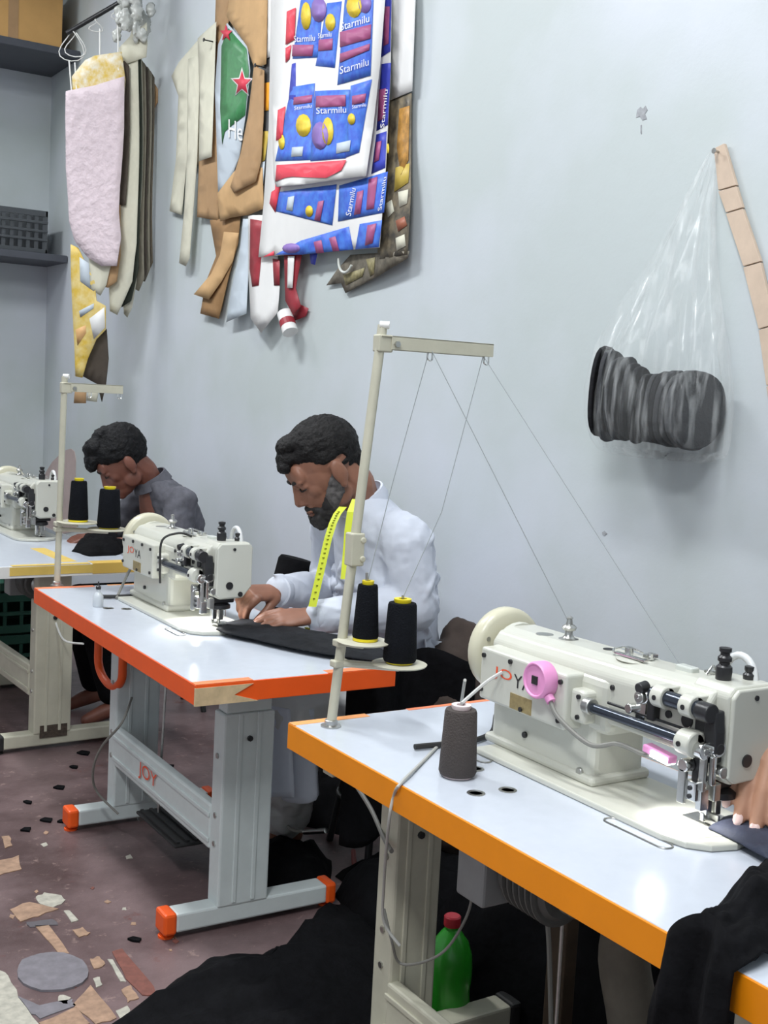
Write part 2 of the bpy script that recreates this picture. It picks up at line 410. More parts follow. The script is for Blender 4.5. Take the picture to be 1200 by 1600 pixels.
for k in range(3):
    obj('crate_rail', MB().box((-hw, -.165, ht*(.3+.2*k)), (hw, -.155, ht*(.36+.2*k))), m_crate, cr, bevel=.002)

# ================================================================== sewing tables
ZT = .76
def table(name, label, x, y, L, W, edge, framemat, capmat, rz=0, th=.05, tape=None, legw=.15, yn=.29, yf=.26, sz=0, cx=.27):
    t = thing(name, label, 'table', (x, y, 0), rz)
    obj('table_top', MB().box((.003, .003, ZT-th), (W-.003, L-.003, ZT)), white_lam, t, bevel=.002)
    e = .004
    obj('edge_band', MB().box((-.001, -.001, ZT-th-.001), (e, L+.001, ZT-.0015)), edge, t, bevel=.001)
    obj('edge_band', MB().box((W-e, -.001, ZT-th-.001), (W+.001, L+.001, ZT-.0015)), edge, t, bevel=.001)
    obj('edge_band', MB().box((e, -.001, ZT-th-.001), (W-e, e, ZT-.0015)), edge, t, bevel=.001)
    obj('edge_band', MB().box((e, L-e, ZT-th-.001), (W-e, L+.001, ZT-.0015)), edge, t, bevel=.001)
    for yy in (yn, L-yf):
        col = obj('leg_column', MB().box((cx-legw/2, yy-.035, .065), (cx+legw/2, yy+.035, .60)), framemat, t, bevel=.006)
        for k in (-1, 1):
            obj('leg_rib', MB().box((cx+k*.028-.006, yy-.0385, .075), (cx+k*.028+.006, yy-.033, .6)), framemat, col, bevel=.002)
        obj('leg_sleeve', MB().box((cx-legw/2+.008, yy-.028, .60), (cx+legw/2-.008, yy+.028, ZT-th)), framemat, t, bevel=.004)
        obj('top_bracket', MB().box((cx-.22, yy-.02, ZT-th-.025), (cx+.22, yy+.02, ZT-th-.0005)), framemat, t, bevel=.003)
        obj('foot_beam', MB().box((.08, yy-.032, .018), (.535, yy+.032, .07)), framemat, t, bevel=.006)
        for xa, xb in ((.045, .082), (.533, .565)):
            obj('end_cap', MB().box((xa, yy-.035, .014), (xb, yy+.035, .074)), capmat, t, bevel=.008)
        for xa in (.065, .55):
            obj('levelling_pad', MB().lathe((xa, yy, 0), (0, 0, 1), [(.022, 0), (.022, .006), (.008, .008), (.008, .03)], 16), capmat, t, smooth=True)
        for z in (.235, .315, .48):
            obj('bolt', MB().cyl((cx-legw/2-.004, yy+.0, z), (cx-legw/2+.004, yy+.0, z), .008, n=6), m_steel, t)
        obj('bolt', MB().cyl((cx, yy-.042, .53), (cx, yy-.03, .53), .008, n=8), m_black, t)
    st = obj('stretcher', MB().box((cx-legw/2-.004, yn+.03, .21+sz), (cx-legw/2+.026, L-yf-.03, .335+sz)), framemat, t, bevel=.006)
    for z in (.23, .30):
        obj('stretcher_rib', MB().box((cx-legw/2-.009, yn+.03, z+sz), (cx-legw/2-.003, L-yf-.03, z+.012+sz)), framemat, st, bevel=.002)
    return t
T2 = table('sewing_table', 'white topped sewing table with red-orange edging where the bearded man works', 1.125, 2.565, 1.40, .56, m_orange, m_steelwhite, m_orange, rz=R(-.6))
T1 = table('sewing_table', 'white topped sewing table with amber-orange edging in the foreground', 1.19, .80, 1.40, .56, m_amber, m_cream, m_rubber, rz=R(.3), th=.055, legw=.12, yf=.13, sz=-.125, cx=.245)
m_tapey = mat('yellow_tape', hexc('DDBE63'), .5, var=.06)
T3 = table('sewing_table', 'white sewing table with yellow taped edge at the far end', 1.13, 4.43, 1.40, .56, m_white, m_cream, m_rubber, rz=R(2), th=.045, yn=.16)
# table 2 details
obj('edge_chip', MB().prism([(-.002, -.003, ZT-.052), (.165, -.003, ZT-.052), (.10, -.003, ZT-.032), (.15, -.003, ZT-.008), (-.002, -.003, ZT-.008)], (0, .006, 0)), mat('bare_chipboard', hexc('C9B28C'), .8, var=.15, scale=30), T2)
def topstrip(T, x0, x1, y0, y1, mt, name='edge_tape'): return obj(name, MB().box((x0, y0, ZT-.0008), (x1, y1, ZT+.0006)), mt, T)
m_or_lite = mat('pale_orange_tape', hexc('F58A5C'), .5); m_am_lite = mat('pale_amber_tape', hexc('F5A766'), .5)
topstrip(T2, .0, .15, .0, .028, m_or_lite); topstrip(T2, .36, .55, .0, .03, m_or_lite); topstrip(T2, .0, .2, 1.37, 1.399, m_or_lite); topstrip(T2, .25, .5, 1.385, 1.399, m_am_lite)
topstrip(T1, .0, .19, 1.375, 1.399, m_am_lite); topstrip(T1, .30, .55, 1.385, 1.399, m_or_lite)
topstrip(T3, .06, .36, -.0015, .03, m_tapey); obj('yellow_tape', MB().box((.05, -.003, ZT-.036), (.37, .001, ZT-.004)), m_tapey, T3)
topstrip(T3, .37, .56, -.0, .06, mat('ochre_tape', hexc('D9B458'), .5)); obj('yellow_tape', MB().box((.37, -.0035, ZT-.04), (.56, .001, ZT)), MATS['ochre_tape'], T3)
topstrip(T3, .27, .33, .06, .45, m_tapey)
obj('rust_patch', MB().box((.22, .16-.037, .05), (.33, .16-.032, .10)), mat('dark_rust', hexc('4A3F36'), .9, var=.4, scale=80), T3)
# stretcher lettering on table 2 (orange JOY)
tx = .27-.075-.0095
obj('stretcher_lettering', text_mb('JOY', (tx, .86, .245), (0, -.155, 0), (0, 0, .055)), mat('orange_print', hexc('F0552A'), .5), T2)
# metal plugs in the table tops, slots next to the machine beds
def plug(T, name='table_plug'):
    return lambda x, y: obj(name, MB().lathe((x, y, ZT-.001), (0, 0, 1), [(.017, 0), (.017, .002), (.012, .0025), (.0115, .001), (.0, .001)], 24), m_steel, T, smooth=True)
for x, y in ((.10, .865), (.165, .855), (.185, .98)): plug(T1)(x, y)
for x, y in ((.115, .98), (.165, .955)): plug(T2)(x, y)
def slotring(T, x, y0, y1, w=.028):
    q = MB(); n = 6; pts = []
    for k in range(n+1): a = math.pi+math.pi*k/n; pts.append((x+w*.5*math.cos(a), y0+w*.5+w*.5*math.sin(a), ZT+.001))
    for k in range(n+1): a = math.pi*k/n; pts.append((x+w*.5*math.cos(a), y1-w*.5+w*.5*math.sin(a), ZT+.001))
    pts.append(pts[0]); q.tube(pts, .0018, 6)
    return obj('hinge_slot_ring', q, m_steel, T, smooth=True)
slotring(T1, .232, .515, .665); slotring(T1, .232, 1.0, 1.10)
slotring(T2, .18, .53, .64)

# ================================================================== sewing machines
def machine(label, x, y, rz=0):
    t = thing('sewing_machine', label, 'sewing machine', (x, y, ZT), rz)
    B = lambda n, lo, hi, mt=m_ivory, bv=.006, p=t, seg=3: obj(n, MB().box(lo, hi), mt, p, bevel=bv, seg=seg)
    def C(n, a, b, r, mt, p=t, r2=None, k=20): return obj(n, MB().cyl(a, b, r, r2, k), mt, p, smooth=True, bevel=min(.002, r*.2))
    # bed with rounded near end
    pl = [(0, .62), (0, .10), (.012, .055), (.04, .025), (.085, .012), (.13, .02), (.165, .045), (.19, .08), (.2, .12), (.2, .62)]
    obj('bed', MB().prism([(a, b, .0005) for a, b in pl], (0, 0, .0115)), m_ivory, t, bevel=.003)
    obj('needle_plate', MB().prism([(a, b, .0118) for a, b in ((.10, .07), (.165, .07), (.165, .15), (.10, .15))], (0, 0, .0014)), m_steel, t)
    obj('slide_plate', MB().prism([(a, b, .0118) for a, b in ((.035, .06), (.098, .045), (.098, .17), (.035, .17))], (0, 0, .0008)), m_ivory, t)
    B('column', (.058, .335, .010), (.192, .645, .15), bv=.016)
    B('column_skirt', (.05, .325, .010), (.2, .655, .03), bv=.009)
    # arm: tapered body with rounded upper edges
    pr = [(.062, .135), (.062, .222), (.078, .243), (.105, .250), (.165, .250), (.19, .238), (.2, .215), (.2, .135)]
    arm = MB(); secs = [(.075, .008), (.30, .0), (.55, -.004), (.66, -.004)]
    k = len(pr); vs = []
    for yy, dz in secs: vs += [(a, yy, b+(dz if b > .2 else 0)) for a, b in pr]
    fs = [(j*k+i, j*k+(i+1) % k, (j+1)*k+(i+1) % k, (j+1)*k+i) for j in range(len(secs)-1) for i in range(k)]+[tuple(range(k)), tuple(reversed(range((len(secs)-1)*k, len(secs)*k)))]
    ARM = obj('arm', arm.add(vs, fs), m_ivory, t, bevel=.007, seg=3)
    B('arm_shoulder', (.056, .30, .11), (.19, .66, .22), bv=.02)
    # front gear cover with screws, lettering, name plate
    cv = B('gear_cover', (.018, .375, .108), (.075, .638, .214), bv=.006)
    for a, b in ((.625, .198), (.54, .203), (.46, .203), (.39, .198), (.39, .125), (.5, .118), (.628, .128)):
        obj('cover_screw', MB().cyl((.0135, a, b), (.019, a, b), .0048, n=12), m_black, cv)
    o1 = mat('orange_print', hexc('F0552A'), .5)
    obj('lettering', text_mb('JO', (.0172, .592, .158), (0, -.058, 0), (0, 0, .026)), o1, cv)
    obj('lettering', text_mb('YA', (.0172, .528, .156), (0, -.055, 0), (0, 0, .026)), m_black, cv)
    obj('name_plate', MB().box((.0165, .47, .113), (.0185, .535, .143)), mat('brass_plate', hexc('B3A173'), .35, .6, var=.2, scale=60), cv)
    B('cover_step', (.03, .335, .128), (.075, .378, .190), bv=.008)
    for a, b in ((.352, .178), (.352, .14)): obj('cover_screw', MB().cyl((.026, a, b), (.032, a, b), .0045, n=12), m_black, t)
    # column screw
    C('column_screw', (.052, .53, .055), (.06, .53, .055), .006, m_black)
    C('column_screw', (.052, .365, .03), (.06, .365, .03), .008, m_steel)
    # feed shaft
    C('shaft_collar', (.035, .338, .166), (.035, .32, .166), .0155, m_steel)
    C('feed_shaft', (.037, .335, .164), (.037, .095, .166), .0095, m_shaft)
    C('shaft_rod', (.052, .30, .178), (.052, .09, .180), .0025, m_black)
    # upper knuckles and black rocker shaft
    for a in (.162, .097):
        kb = MB().cyl((.044, a-.013, .224), (.044, a+.013, .224), .0195, n=22); kb.box((.044, a-.013, .206), (.075, a+.013, .2425))
        kn = obj('shaft_knuckle', kb, m_ivory, t, smooth=True, bevel=.002)
        obj('cover_screw', MB().cyl((.0235, a, .224), (.0265, a, .224), .0045, n=12), m_black, kn)
    C('rocker_shaft', (.044, .185, .224), (.044, .07, .224), .0135, m_shaft)
    C('rocker_end', (.044, .078, .222), (.044, .05, .222), .0165, m_black)
    obj('rocker_lever', MB().prism([(.050, .070, .225), (.050, .050, .225), (.050, .046, .19), (.050, .044, .155), (.050, .062, .155), (.050, .072, .185)], (.024, 0, 0)), m_black, t, bevel=.003)
    B('lever_block', (.058, .055, .135), (.082, .10, .205), m_black, .004)
    # dark openings on the arm face
    C('sight_hole', (.058, .118, .192), (.064, .118, .192), .0125, m_black); C('sight_hole', (.058, .16, .192), (.064, .16, .192), .007, m_black)
    C('cover_screw', (.058, .30, .205), (.064, .30, .205), .005, m_black)
    # tension unit
    C('tension_post', (.062, .205, .215), (.028, .205, .215), .004, m_chrome); C('tension_disc', (.048, .205, .213), (.040, .205, .213), .013, m_chrome)
    C('tension_disc', (.036, .205, .213), (.031, .205, .213), .011, m_steel); C('tension_nut', (.03, .205, .228), (.05, .205, .232), .010, m_black)
    B('check_spring_plate', (.045, .180, .175), (.062, .198, .225), m_black, .003); C('thread_guide_stud', (.06, .235, .185), (.038, .235, .185), .009, m_chrome)
    B('thread_plate', (.05, .205, .168), (.056, .228, .205), m_chrome, .001)
    # head
    hd = MB().prism([(.080, .048, .108), (.080, .048, .248), (.092, .048, .262), (.185, .048, .262), (.197, .048, .25), (.197, .048, .13), (.17, .048, .098), (.098, .048, .096)], (0, .085, 0))
    HEAD = obj('head', hd, m_ivory, t, bevel=.006, seg=3)
    fp = MB().prism([(.082, .049, .112), (.082, .049, .246), (.094, .049, .259), (.183, .049, .259), (.194, .049, .247), (.194, .049, .134), (.168, .049, .102), (.10, .049, .100)], (0, -.009, 0))
    FP = obj('face_plate', fp, m_ivory, t, bevel=.004, seg=3)
    obj('plate_hole', MB().cyl((.123, .0375, .138), (.123, .041, .138), .011, n=20), m_black, FP)
    obj('cover_screw', MB().cyl((.158, .0375, .112), (.158, .041, .112), .0075, n=12), m_black, FP)
    obj('cover_screw', MB().cyl((.135, .0375, .243), (.135, .041, .243), .0045, n=12), m_black, FP)
    # lower knuckle, linkages, needle and presser bars
    kb = MB().cyl((.04, .075, .164), (.04, .108, .164), .0215, n=22); kb.box((.04, .075, .144), (.085, .108, .184))
    kn = obj('lower_knuckle', kb, m_ivory, t, smooth=True, bevel=.003)
    obj('cover_screw', MB().cyl((.0165, .094, .164), (.02, .094, .164), .0045, n=12), m_black, kn)
    C('link_ring', (.045, .058, .157), (.045, .075, .157), .0145, m_chrome); C('link_ring', (.064, .046, .163), (.064, .060, .163), .0150, m_chrome)
    C('link_ring_core', (.064, .044, .163), (.064, .05, .163), .010, m_black); C('link_ring_core', (.045, .056, .157), (.045, .06, .157), .006, m_steel)
    B('link_arm', (.056, .050, .100), (.065, .060, .150), m_chrome, .002); B('link_arm', (.046, .060, .088), (.054, .072, .145), m_steel, .002)
    B('link_arm_dark', (.05, .072, .10), (.07, .09, .145), m_black, .002)
    B('link_block', (.036, .066, .070), (.060, .090, .104), m_chrome, .003); B('lifter_bar', (.030, .086, .062), (.040, .102, .122), m_steel, .003)
    C('link_stud', (.03, .093, .126), (.05, .093, .126), .0115, m_chrome); C('link_stud', (.076, .043, .122), (.076, .06, .122), .010, m_steel)
    B('link_bracket', (.046, .062, .055), (.066, .074, .092), m_chrome, .002); B('link_bracket', (.070, .055, .07), (.085, .075, .10), m_steel, .002)
    C('cover_screw', (.0335, .078, .092), (.037, .078, .092), .004, m_black); C('cover_screw', (.0335, .078, .078), (.037, .078, .078), .004, m_black)
    B('bar_guide', (.09, .07, .082), (.155, .125, .108), m_black, .004)
    obj('needle_clamp', MB().lathe((.118, .088, .062), (0, 0, 1), [(.02, 0), (.03, .004), (.03, .014), (.02, .02), (.012, .022)], 22), m_black, t, smooth=True)
    C('needle_bar', (.125, .105, .06), (.125, .105, .11), .006, m_chrome); C('presser_bar', (.105, .112, .045), (.105, .112, .11), .006, m_chrome)
    C('needle', (.127, .106, .012), (.127, .106, .062), .0012, m_chrome)
    q = MB().box((.098, .094, .030), (.112, .112, .062)); q.box((.096, .098, .018), (.108, .106, .034)); obj('outer_presser_foot', q, m_chrome, t, bevel=.002)
    q = MB().box((.118, .092, .028), (.132, .108, .06)); q.box((.106, .075, .0135), (.136, .112, .022)); q.box((.112, .08, .02), (.118, .1, .032)); obj('inner_presser_foot', q, m_steel, t, bevel=.002)
    q = MB().box((.108, .07, .0135), (.120, .118, .018)); obj('foot_toe', q, m_black, t, bevel=.002)
    C('finger_guard', (.135, .09, .04), (.135, .09, .065), .0025, m_chrome)
    # top of the machine
    def lathe(n, b, prof, mt, ax=(0, 0, 1)): return obj(n, MB().lathe(b, ax, prof, 24), mt, t, smooth=True)
    lathe('pressure_knob', (.12, .10, .258), [(.013, 0), (.014, .018), (.0135, .026), (.009, .03), (.009, .034), (.012, .036), (.012, .042), (.008, .046), (.008, .05), (.0105, .052), (.0105, .058), (.0, .06)], m_black)
    lathe('stitch_knob', (.165, .085, .258), [(.009, 0), (.01, .012), (.006, .016), (.008, .02), (.008, .026), (.0, .028)], m_black)
    tg = [V((.172+.0*math.cos(a), .11+.034*math.cos(a), .255+.042*math.sin(a))) for a in [math.pi*i/12 for i in range(13)]]
    obj('takeup_guard', MB().tube(tg, .0065, 10), mat('milky_plastic', hexc('DADCDC'), .3), t, smooth=True)
    lathe('winder_post', (.135, .51, .243), [(.02, 0), (.02, .004), (.013, .006), (.008, .012), (.008, .02), (.013, .022), (.015, .027), (.012, .031), (.007, .033), (.005, .044), (.007, .046), (.0, .05)], m_steel)
    lathe('oil_port', (.12, .565, .2448), [(.018, 0), (.018, .0015), (.015, .002), (.0, .0012)], m_steel)
    lathe('oil_port', (.14, .40, .248), [(.011, 0), (.011, .0015), (.0, .001)], m_black); lathe('oil_port', (.15, .235, .25), [(.013, 0), (.013, .0015), (.0, .001)], m_black)
    lathe('lever_base', (.13, .31, .248), [(.04, 0), (.042, .002), (.034, .004), (.0, .005)], m_ivory)
    q = MB().box((.105, .27, .254), (.116, .35, .258)); q.box((.13, .285, .255), (.155, .30, .262)); q.cyl((.12, .325, .254), (.12, .325, .27), .008); q.cyl((.135, .285, .254), (.135, .285, .266), .006); q.tube([(.105, .35, .257), (.12, .362, .26), (.145, .352, .262), (.15, .32, .258)], .0025, 6, 4)
    obj('winder_lever', q, m_chrome, t, bevel=.001)
    q = MB().box((.125, .175, .250), (.145, .215, .263)); obj('thread_guide_plate', q, mat('clear_guard', hexc('C8CCC6'), .2), t, bevel=.003)
    q = MB(); q.tube([(.135, .15, .258), (.15, .15, .272), (.165, .16, .262)], .002, 6, 4); q.box((.15, .13, .256), (.16, .17, .260)); obj('thread_guide', q, m_steel, t)
    # hand wheel at the far end
    C('wheel_shaft', (.135, .655, .185), (.135, .71, .185), .03, m_black)
    lathe('wheel_collar', (.135, .655, .185), [(.065, 0), (.066, .012), (.05, .02), (.04, .03)], m_ivory, (0, 1, 0))
    hw = obj('hand_wheel', MB().lathe((.135, .69, .185), (0, 1, 0), [(.05, .004), (.052, .0), (.078, .0), (.086, .005), (.089, .014), (.089, .03), (.084, .036), (.07, .038), (.03, .03), (.0, .03)], 40), mat('cream_enamel', hexc('CFCBB4'), .3), t, smooth=True)
    obj('wheel_face', MB().lathe((.135, .688, .185), (0, 1, 0), [(.0, .002), (.052, .002), (.054, .006), (.0, .006)], 32), mat('cream_enamel', hexc('CFCBB4'), .3), hw, smooth=True)
    for i in range(3):
        a = 2*math.pi*i/3+.6; obj('wheel_screw', MB().cyl((.135+.066*math.cos(a), .6885, .185+.066*math.sin(a)), (.135+.066*math.cos(a), .692, .185+.066*math.sin(a)), .005, n=10), m_steel, hw)
    return t
M1 = machine('large ivory sewing machine in the foreground with a pink based lamp on its cover', 1.43, 1.25)
M2 = copy_tree(M1); M2.location = (1.325, 3.05, ZT); M2['label'] = 'ivory sewing machine the bearded man is working at'
nd = onZ(66, 842, ZT)
M3 = copy_tree(M1); M3.location = (nd.x-.13, nd.y-.107, ZT); M3['label'] = 'ivory sewing machine at the left edge of the photo on the far table'
for mm in (M1, M2, M3): mm['group'] = 'ivory sewing machines in a row'

# gooseneck lamp of machine 1
lt = onX(845, 1063, 1.43); LB = V((1.448, lt.y+.005, lt.z))
lamp = thing('gooseneck_lamp', 'small pink magnetic gooseneck lamp stuck to the foreground sewing machine', 'lamp', tuple(LB))
m_pink = mat('pink_plastic', hexc('E79ACB'), .4)
obj('lamp_base', MB().lathe((-.0005, 0, 0), (-1, 0, 0), [(.034, 0), (.035, .004), (.035, .026), (.032, .03), (.030, .030), (.028, .027), (.0, .027)], 32), m_pink, lamp, smooth=True)
obj('switch', MB().box((-.0305, -.008, -.008), (-.027, .008, .008)), m_black, lamp, bevel=.001)
tip = onX(1030, 1177, 1.47)-LB
obj('neck_socket', MB().cyl((-.014, -.025, -.026), (-.014, -.034, -.034), .009), m_pink, lamp, smooth=True)
pts = [V((-.014, -.03, -.032)), V((-.016, -.06, -.058)), V((-.0, -.13, -.09)), tip+V((0, .10, -.012)), tip+V((0, .035, -.012)), tip+V((0, .02, -.004))]
obj('gooseneck', MB().tube(pts, .0045, 8, 8), m_wire, lamp, smooth=True)
hd = MB().box((-.011, -.032, -.007), (.011, .03, .007))
M = Matrix.Translation(tip) @ V((0, -1, -.1)).to_track_quat('-Y', 'Z').to_matrix().to_4x4()
lh = obj('lamp_head', hd.xf(M), m_pink, lamp, bevel=.003)
obj('led_panel', MB().box((-.009, -.030, -.0088), (.009, .012, -.0065)).xf(M), mat('lit_led', (1, 1, 1), .5, emit=(1, 1, 1), estr=22), lh)
obj('led_panel', MB().box((-.013, -.030, -.005), (-.0105, .008, .004)).xf(M), MATS['lit_led'], lh)
def spot(name, loc, target, power, size=R(95), blend=.7, rad=.02):
    l = bpy.data.lights.new(name, 'SPOT'); l.energy = power; l.spot_size = size; l.spot_blend = blend; l.shadow_soft_size = rad
    o = bpy.data.objects.new(name, l); COL.objects.link(o); o.location = loc; o.rotation_euler = (V(target)-V(loc)).to_track_quat('-Z', 'Y').to_euler()
spot('gooseneck_light', LB+tip+V((0, -.01, -.015)), (1.53, 1.36, ZT), 3.2)
spot('needle_light', (1.325+.09, 3.05+.18, ZT+.125), (1.42, 3.16, ZT), 6.0, R(125))

# ------------------------------------------------------------------ thread stands with cones
def cone(label, p, h, r0, r1, mt=m_thread, core=m_yplastic, tilt=(0, 0), group='black thread cones', corebase=True):
    t = thing('thread_cone', label, 'thread cone', tuple(p), 0, group); t.rotation_euler = (tilt[0], tilt[1], 0)
    obj('thread', MB().lathe((0, 0, .004), (0, 0, 1), [(r0*.93, 0), (r0, .006), (r1*1.02, h*.93), (r1*.95, h*.97), (r1*.6, h*.975)], 36), mt, t, smooth=True)
    obj('cone_core', MB().lathe((0, 0, 0), (0, 0, 1), [(r0*.96 if corebase else r0*.8, 0), (r0*.96 if corebase else r0*.8, .006), (r0*.5, .008), (r1*.55, h), (r1*.62, h+.004), (r1*.62, h+.009), (r1*.3, h+.009), (r1*.28, h)], 28), core, t, smooth=True)
    return t
def stand(label, base, top, armx, trays, clampz, mt=m_cream):
    base, top = V(base), V(top); L = top-base; d = L.normalized()
    t = thing('thread_stand', label, 'thread stand', tuple(base))
    at = lambda z: d*((z-base.z)/d.z)
    pole = obj('pole', MB().cyl((0, 0, 0), tuple(at(top.z-.0)), .0105, n=18), mt, t, smooth=True)
    obj('base_nut', MB().lathe((0, 0, 0), (0, 0, 1), [(.022, 0), (.022, .003), (.014, .005), (.014, .014), (.011, .016)], 22), m_steel, t, smooth=True)
    a = at(top.z-.03)
    q = MB().box((a.x-.012, a.y-.013, a.z-.026), (a.x+.024, a.y+.013, a.z+.01)); obj('arm_clamp', q, mt, t, bevel=.003)
    q = MB().box((a.x-.006, a.y-.016, a.z+.006), (a.x+armx, a.y+.016, a.z+.009)); q.box((a.x+.018, a.y-.016, a.z-.020), (a.x+armx, a.y-.0135, a.z+.009)); q.box((a.x+.018, a.y+.0135, a.z-.020), (a.x+armx, a.y+.016, a.z+.009))
    obj('top_arm', q, mt, t, bevel=.001)
    obj('clamp_bolt', MB().cyl((a.x+.03, a.y-.022, a.z-.008), (a.x+.03, a.y-.013, a.z-.008), .007, n=6), m_steel, t)
    obj('pole_cap', MB().cyl((a.x-.004, a.y, a.z+.03), (a.x+.012, a.y-.012, a.z+.03), .008), m_white, t, smooth=True); 
    for f in (.42, .95):
        lp = MB().tube([(a.x+armx*f-.006, a.y-.01, a.z-.02), (a.x+armx*f-.006, a.y-.01, a.z-.034), (a.x+armx*f+.005, a.y-.01, a.z-.036), (a.x+armx*f+.006, a.y-.01, a.z-.02)], .0018, 6, 4)
        obj('thread_loop', lp, m_chrome, t, smooth=True)
    if clampz:
        c = at(clampz); q = MB().box((c.x-.014, c.y-.015, c.z-.035), (c.x+.018, c.y+.015, c.z+.035)); q.cyl((c.x+.014, c.y-.018, c.z+.02), (c.x+.014, c.y+.018, c.z+.02), .007); q.cyl((c.x+.014, c.y-.018, c.z-.02), (c.x+.014, c.y+.018, c.z-.02), .007)
        obj('pole_clamp', q, mt, t, bevel=.003)
    for tx, ty, tz, r in trays:
        p = V((tx, ty, tz))-base; c = at(tz)
        obj('tray_bracket', MB().box((c.x-.018, c.y-.012, p.z-.018), (c.x+.02, c.y+.012, p.z-.003)), mt, t, bevel=.003)
        obj('tray_arm', MB().tube([(c.x, c.y, p.z-.010), (p.x, p.y, p.z-.010)], .008, 10), mt, t)
        obj('tray', MB().lathe((p.x, p.y, p.z-.004), (0, 0, 1), [(.012, -.006), (r*.6, -.001), (r, .0), (r+.002, .003), (r-.001, .004), (.0, .004)], 40), mt, t, smooth=True)
        obj('tray_spindle', MB().cyl((p.x, p.y, p.z), (p.x, p.y, p.z+.145), .003), m_steel, t)
    return t
b1 = onZ(517, 1135, ZT); t1 = onY(598, 508, 2.14)
def PT(u, v, y): p = onY(u, v, y); return (p.x, p.y, p.z)
ta = PT(568, 1001, 2.10); tb = PT(624, 1036, 2.06)
STAND1 = stand('tall cream thread stand rising from the foreground table', b1, t1, .285, [(*ta, .055), (*tb, .057)], onY(553, 858, 2.14).z)
cone('narrower black thread cone on the left tray of the tall thread stand', (ta[0]+.004, ta[1], ta[2]+.001), .118, .028, .021)
cone('thicker black thread cone on the right tray of the tall thread stand', (tb[0]+.0, tb[1], tb[2]+.001), .128, .036, .030, corebase=False)
b2 = onZ(89, 915, ZT); t2_ = onY(101, 588, 3.98)
tc_, td_ = PT(122, 815, 3.95), PT(169, 826, 3.90)
STAND2 = stand('far cream thread stand on the corner of the bearded man\'s table', b2, t2_, .2, [(*tc_, .068), (*td_, .068)], None)
cone('left black thread cone on the far thread stand', (tc_[0]+.0, tc_[1], tc_[2]+.001), .138, .034, .026, group='black thread cones')
cone('right black thread cone on the far thread stand, just before the young man\'s chin', (td_[0]+.002, td_[1], td_[2]+.001), .134, .040, .033, corebase=False)
p = onZ(711, 1213, ZT)
cone('grey-brown thread cone standing on the foreground table', (p.x+.005, p.y, ZT+.001), .128, .036, .030, mat('brown_grey_thread', hexc('4A4340'), .85, bump=.5, bscale=300), mat('white_pink_core', hexc('E6D5D5'), .4), group=None, corebase=False)

# threads
m_thr = mat('grey_thread', hexc('8E9496'), .7)
def thread(label, pts, r=.0009, sub=0, mt=None):
    return tag(obj('thread_strand', MB().tube(pts, r, 6, sub), mt or m_thr, smooth=True), label, 'thread')
aL = V(PT(672, 543, 2.13)); aR = V(PT(755, 556, 2.13))
thread('thread from the stand arm middle down to the left black cone', [aL, V(PT(612, 760, 2.12)), V((ta[0]+.004, ta[1], ta[2]+.13))])
thread('thread from the stand arm end down to the right black cone', [aR, V(PT(690, 800, 2.1)), V((tb[0], tb[1], tb[2]+.14))])
thread('thread from the stand arm middle sloping to the machine top', [aL, onX(890, 975, 1.565)])
thread('thread from the stand arm end sloping to the machine head', [aR, onX(1060, 1035, 1.56)])
# cone thread and white cable on the foreground table
pc = V((p.x+.005, p.y, ZT+.14))
thread('pale twisted thread looping from the grey-brown cone towards the pink lamp', [pc, onY(745, 1078, 1.8), onY(765, 1062, 1.82), onX(785, 1050, 1.445)], .0035, 6, mat('pale_cord', hexc('C9C9C6'), .6))
tag(obj('power_cable', MB().tube([onY(745, 1078, 1.8)+V((0, .04, .01)), onZ(712, 1130, ZT+.02), onZ(672, 1178, ZT+.004), onZ(628, 1222, ZT+.004), onX(615, 1245, 1.185), onX(607, 1290, 1.184), onX(600, 1380, 1.25), onX(600, 1440, 1.28), onX(625, 1478, 1.3)], .0032, 8, 8), mat('grey_white_cable', hexc('B4B4AE'), .5), smooth=True), 'grey white cable running over the edge of the foreground table', 'cable')

# ================================================================== sheets hung on the wall
def bend(u, v): return .010*math.sin(u*.035+v*.012)+.008*math.sin(v*.022-u*.01)
def sheet_mb(px, mapf, cuts=3):
    bm = bmesh.new(); vs = [bm.verts.new((a, b, 0)) for a, b in px]; bm.faces.new(vs)
    bmesh.ops.triangulate(bm, faces=bm.faces[:])
    for _ in range(cuts):
        long = [e for e in bm.edges if e.calc_length() > 22]
        if not long: break
        bmesh.ops.subdivide_edges(bm, edges=long, cuts=1); bmesh.ops.triangulate(bm, faces=bm.faces[:])
    q = MB(); bm.verts.index_update()
    q.add([mapf(v.co.x, v.co.y) for v in bm.verts], [tuple(v.index for v in f.verts) for f in bm.faces]); bm.free(); return q
def wmap(d, bendk=1.0): return lambda u, v: onX(u, v, XW-d-bend(u, v)*bendk)
def hung(name, label, cat, px, d, mt, group=None, th=.002, parent=None, bk=1.0):
    o = obj(name, sheet_mb(px, wmap(d, bk)), mt, parent, smooth=True, world=bool(parent))
    solid(o, th, 0)
    if not parent: tag(o, label, cat, group)
    return o
m_paper = mat('white_paper', hexc('E9E8E6'), .6, var=.02)
m_blue = mat('blue_print', hexc('3F5FD0'), .5, var=.18, scale=30, col2=hexc('4C86E0'))
m_blue2 = mat('deep_blue_print', hexc('3B46B8'), .5, var=.1, scale=30)
m_mag = mat('magenta_label_print', hexc('A85482'), .5); m_redp = mat('red_print', hexc('E8485A'), .5)
m_yel = mat('yellow_print', hexc('E8C936'), .5, var=.1, scale=60); m_mauve = mat('mauve_print', hexc('8D6FB8'), .5)
m_green = mat('green_print', hexc('3E8450'), .45, var=.15, scale=40); m_redstar = mat('red_star_print', hexc('D6324A'), .5)
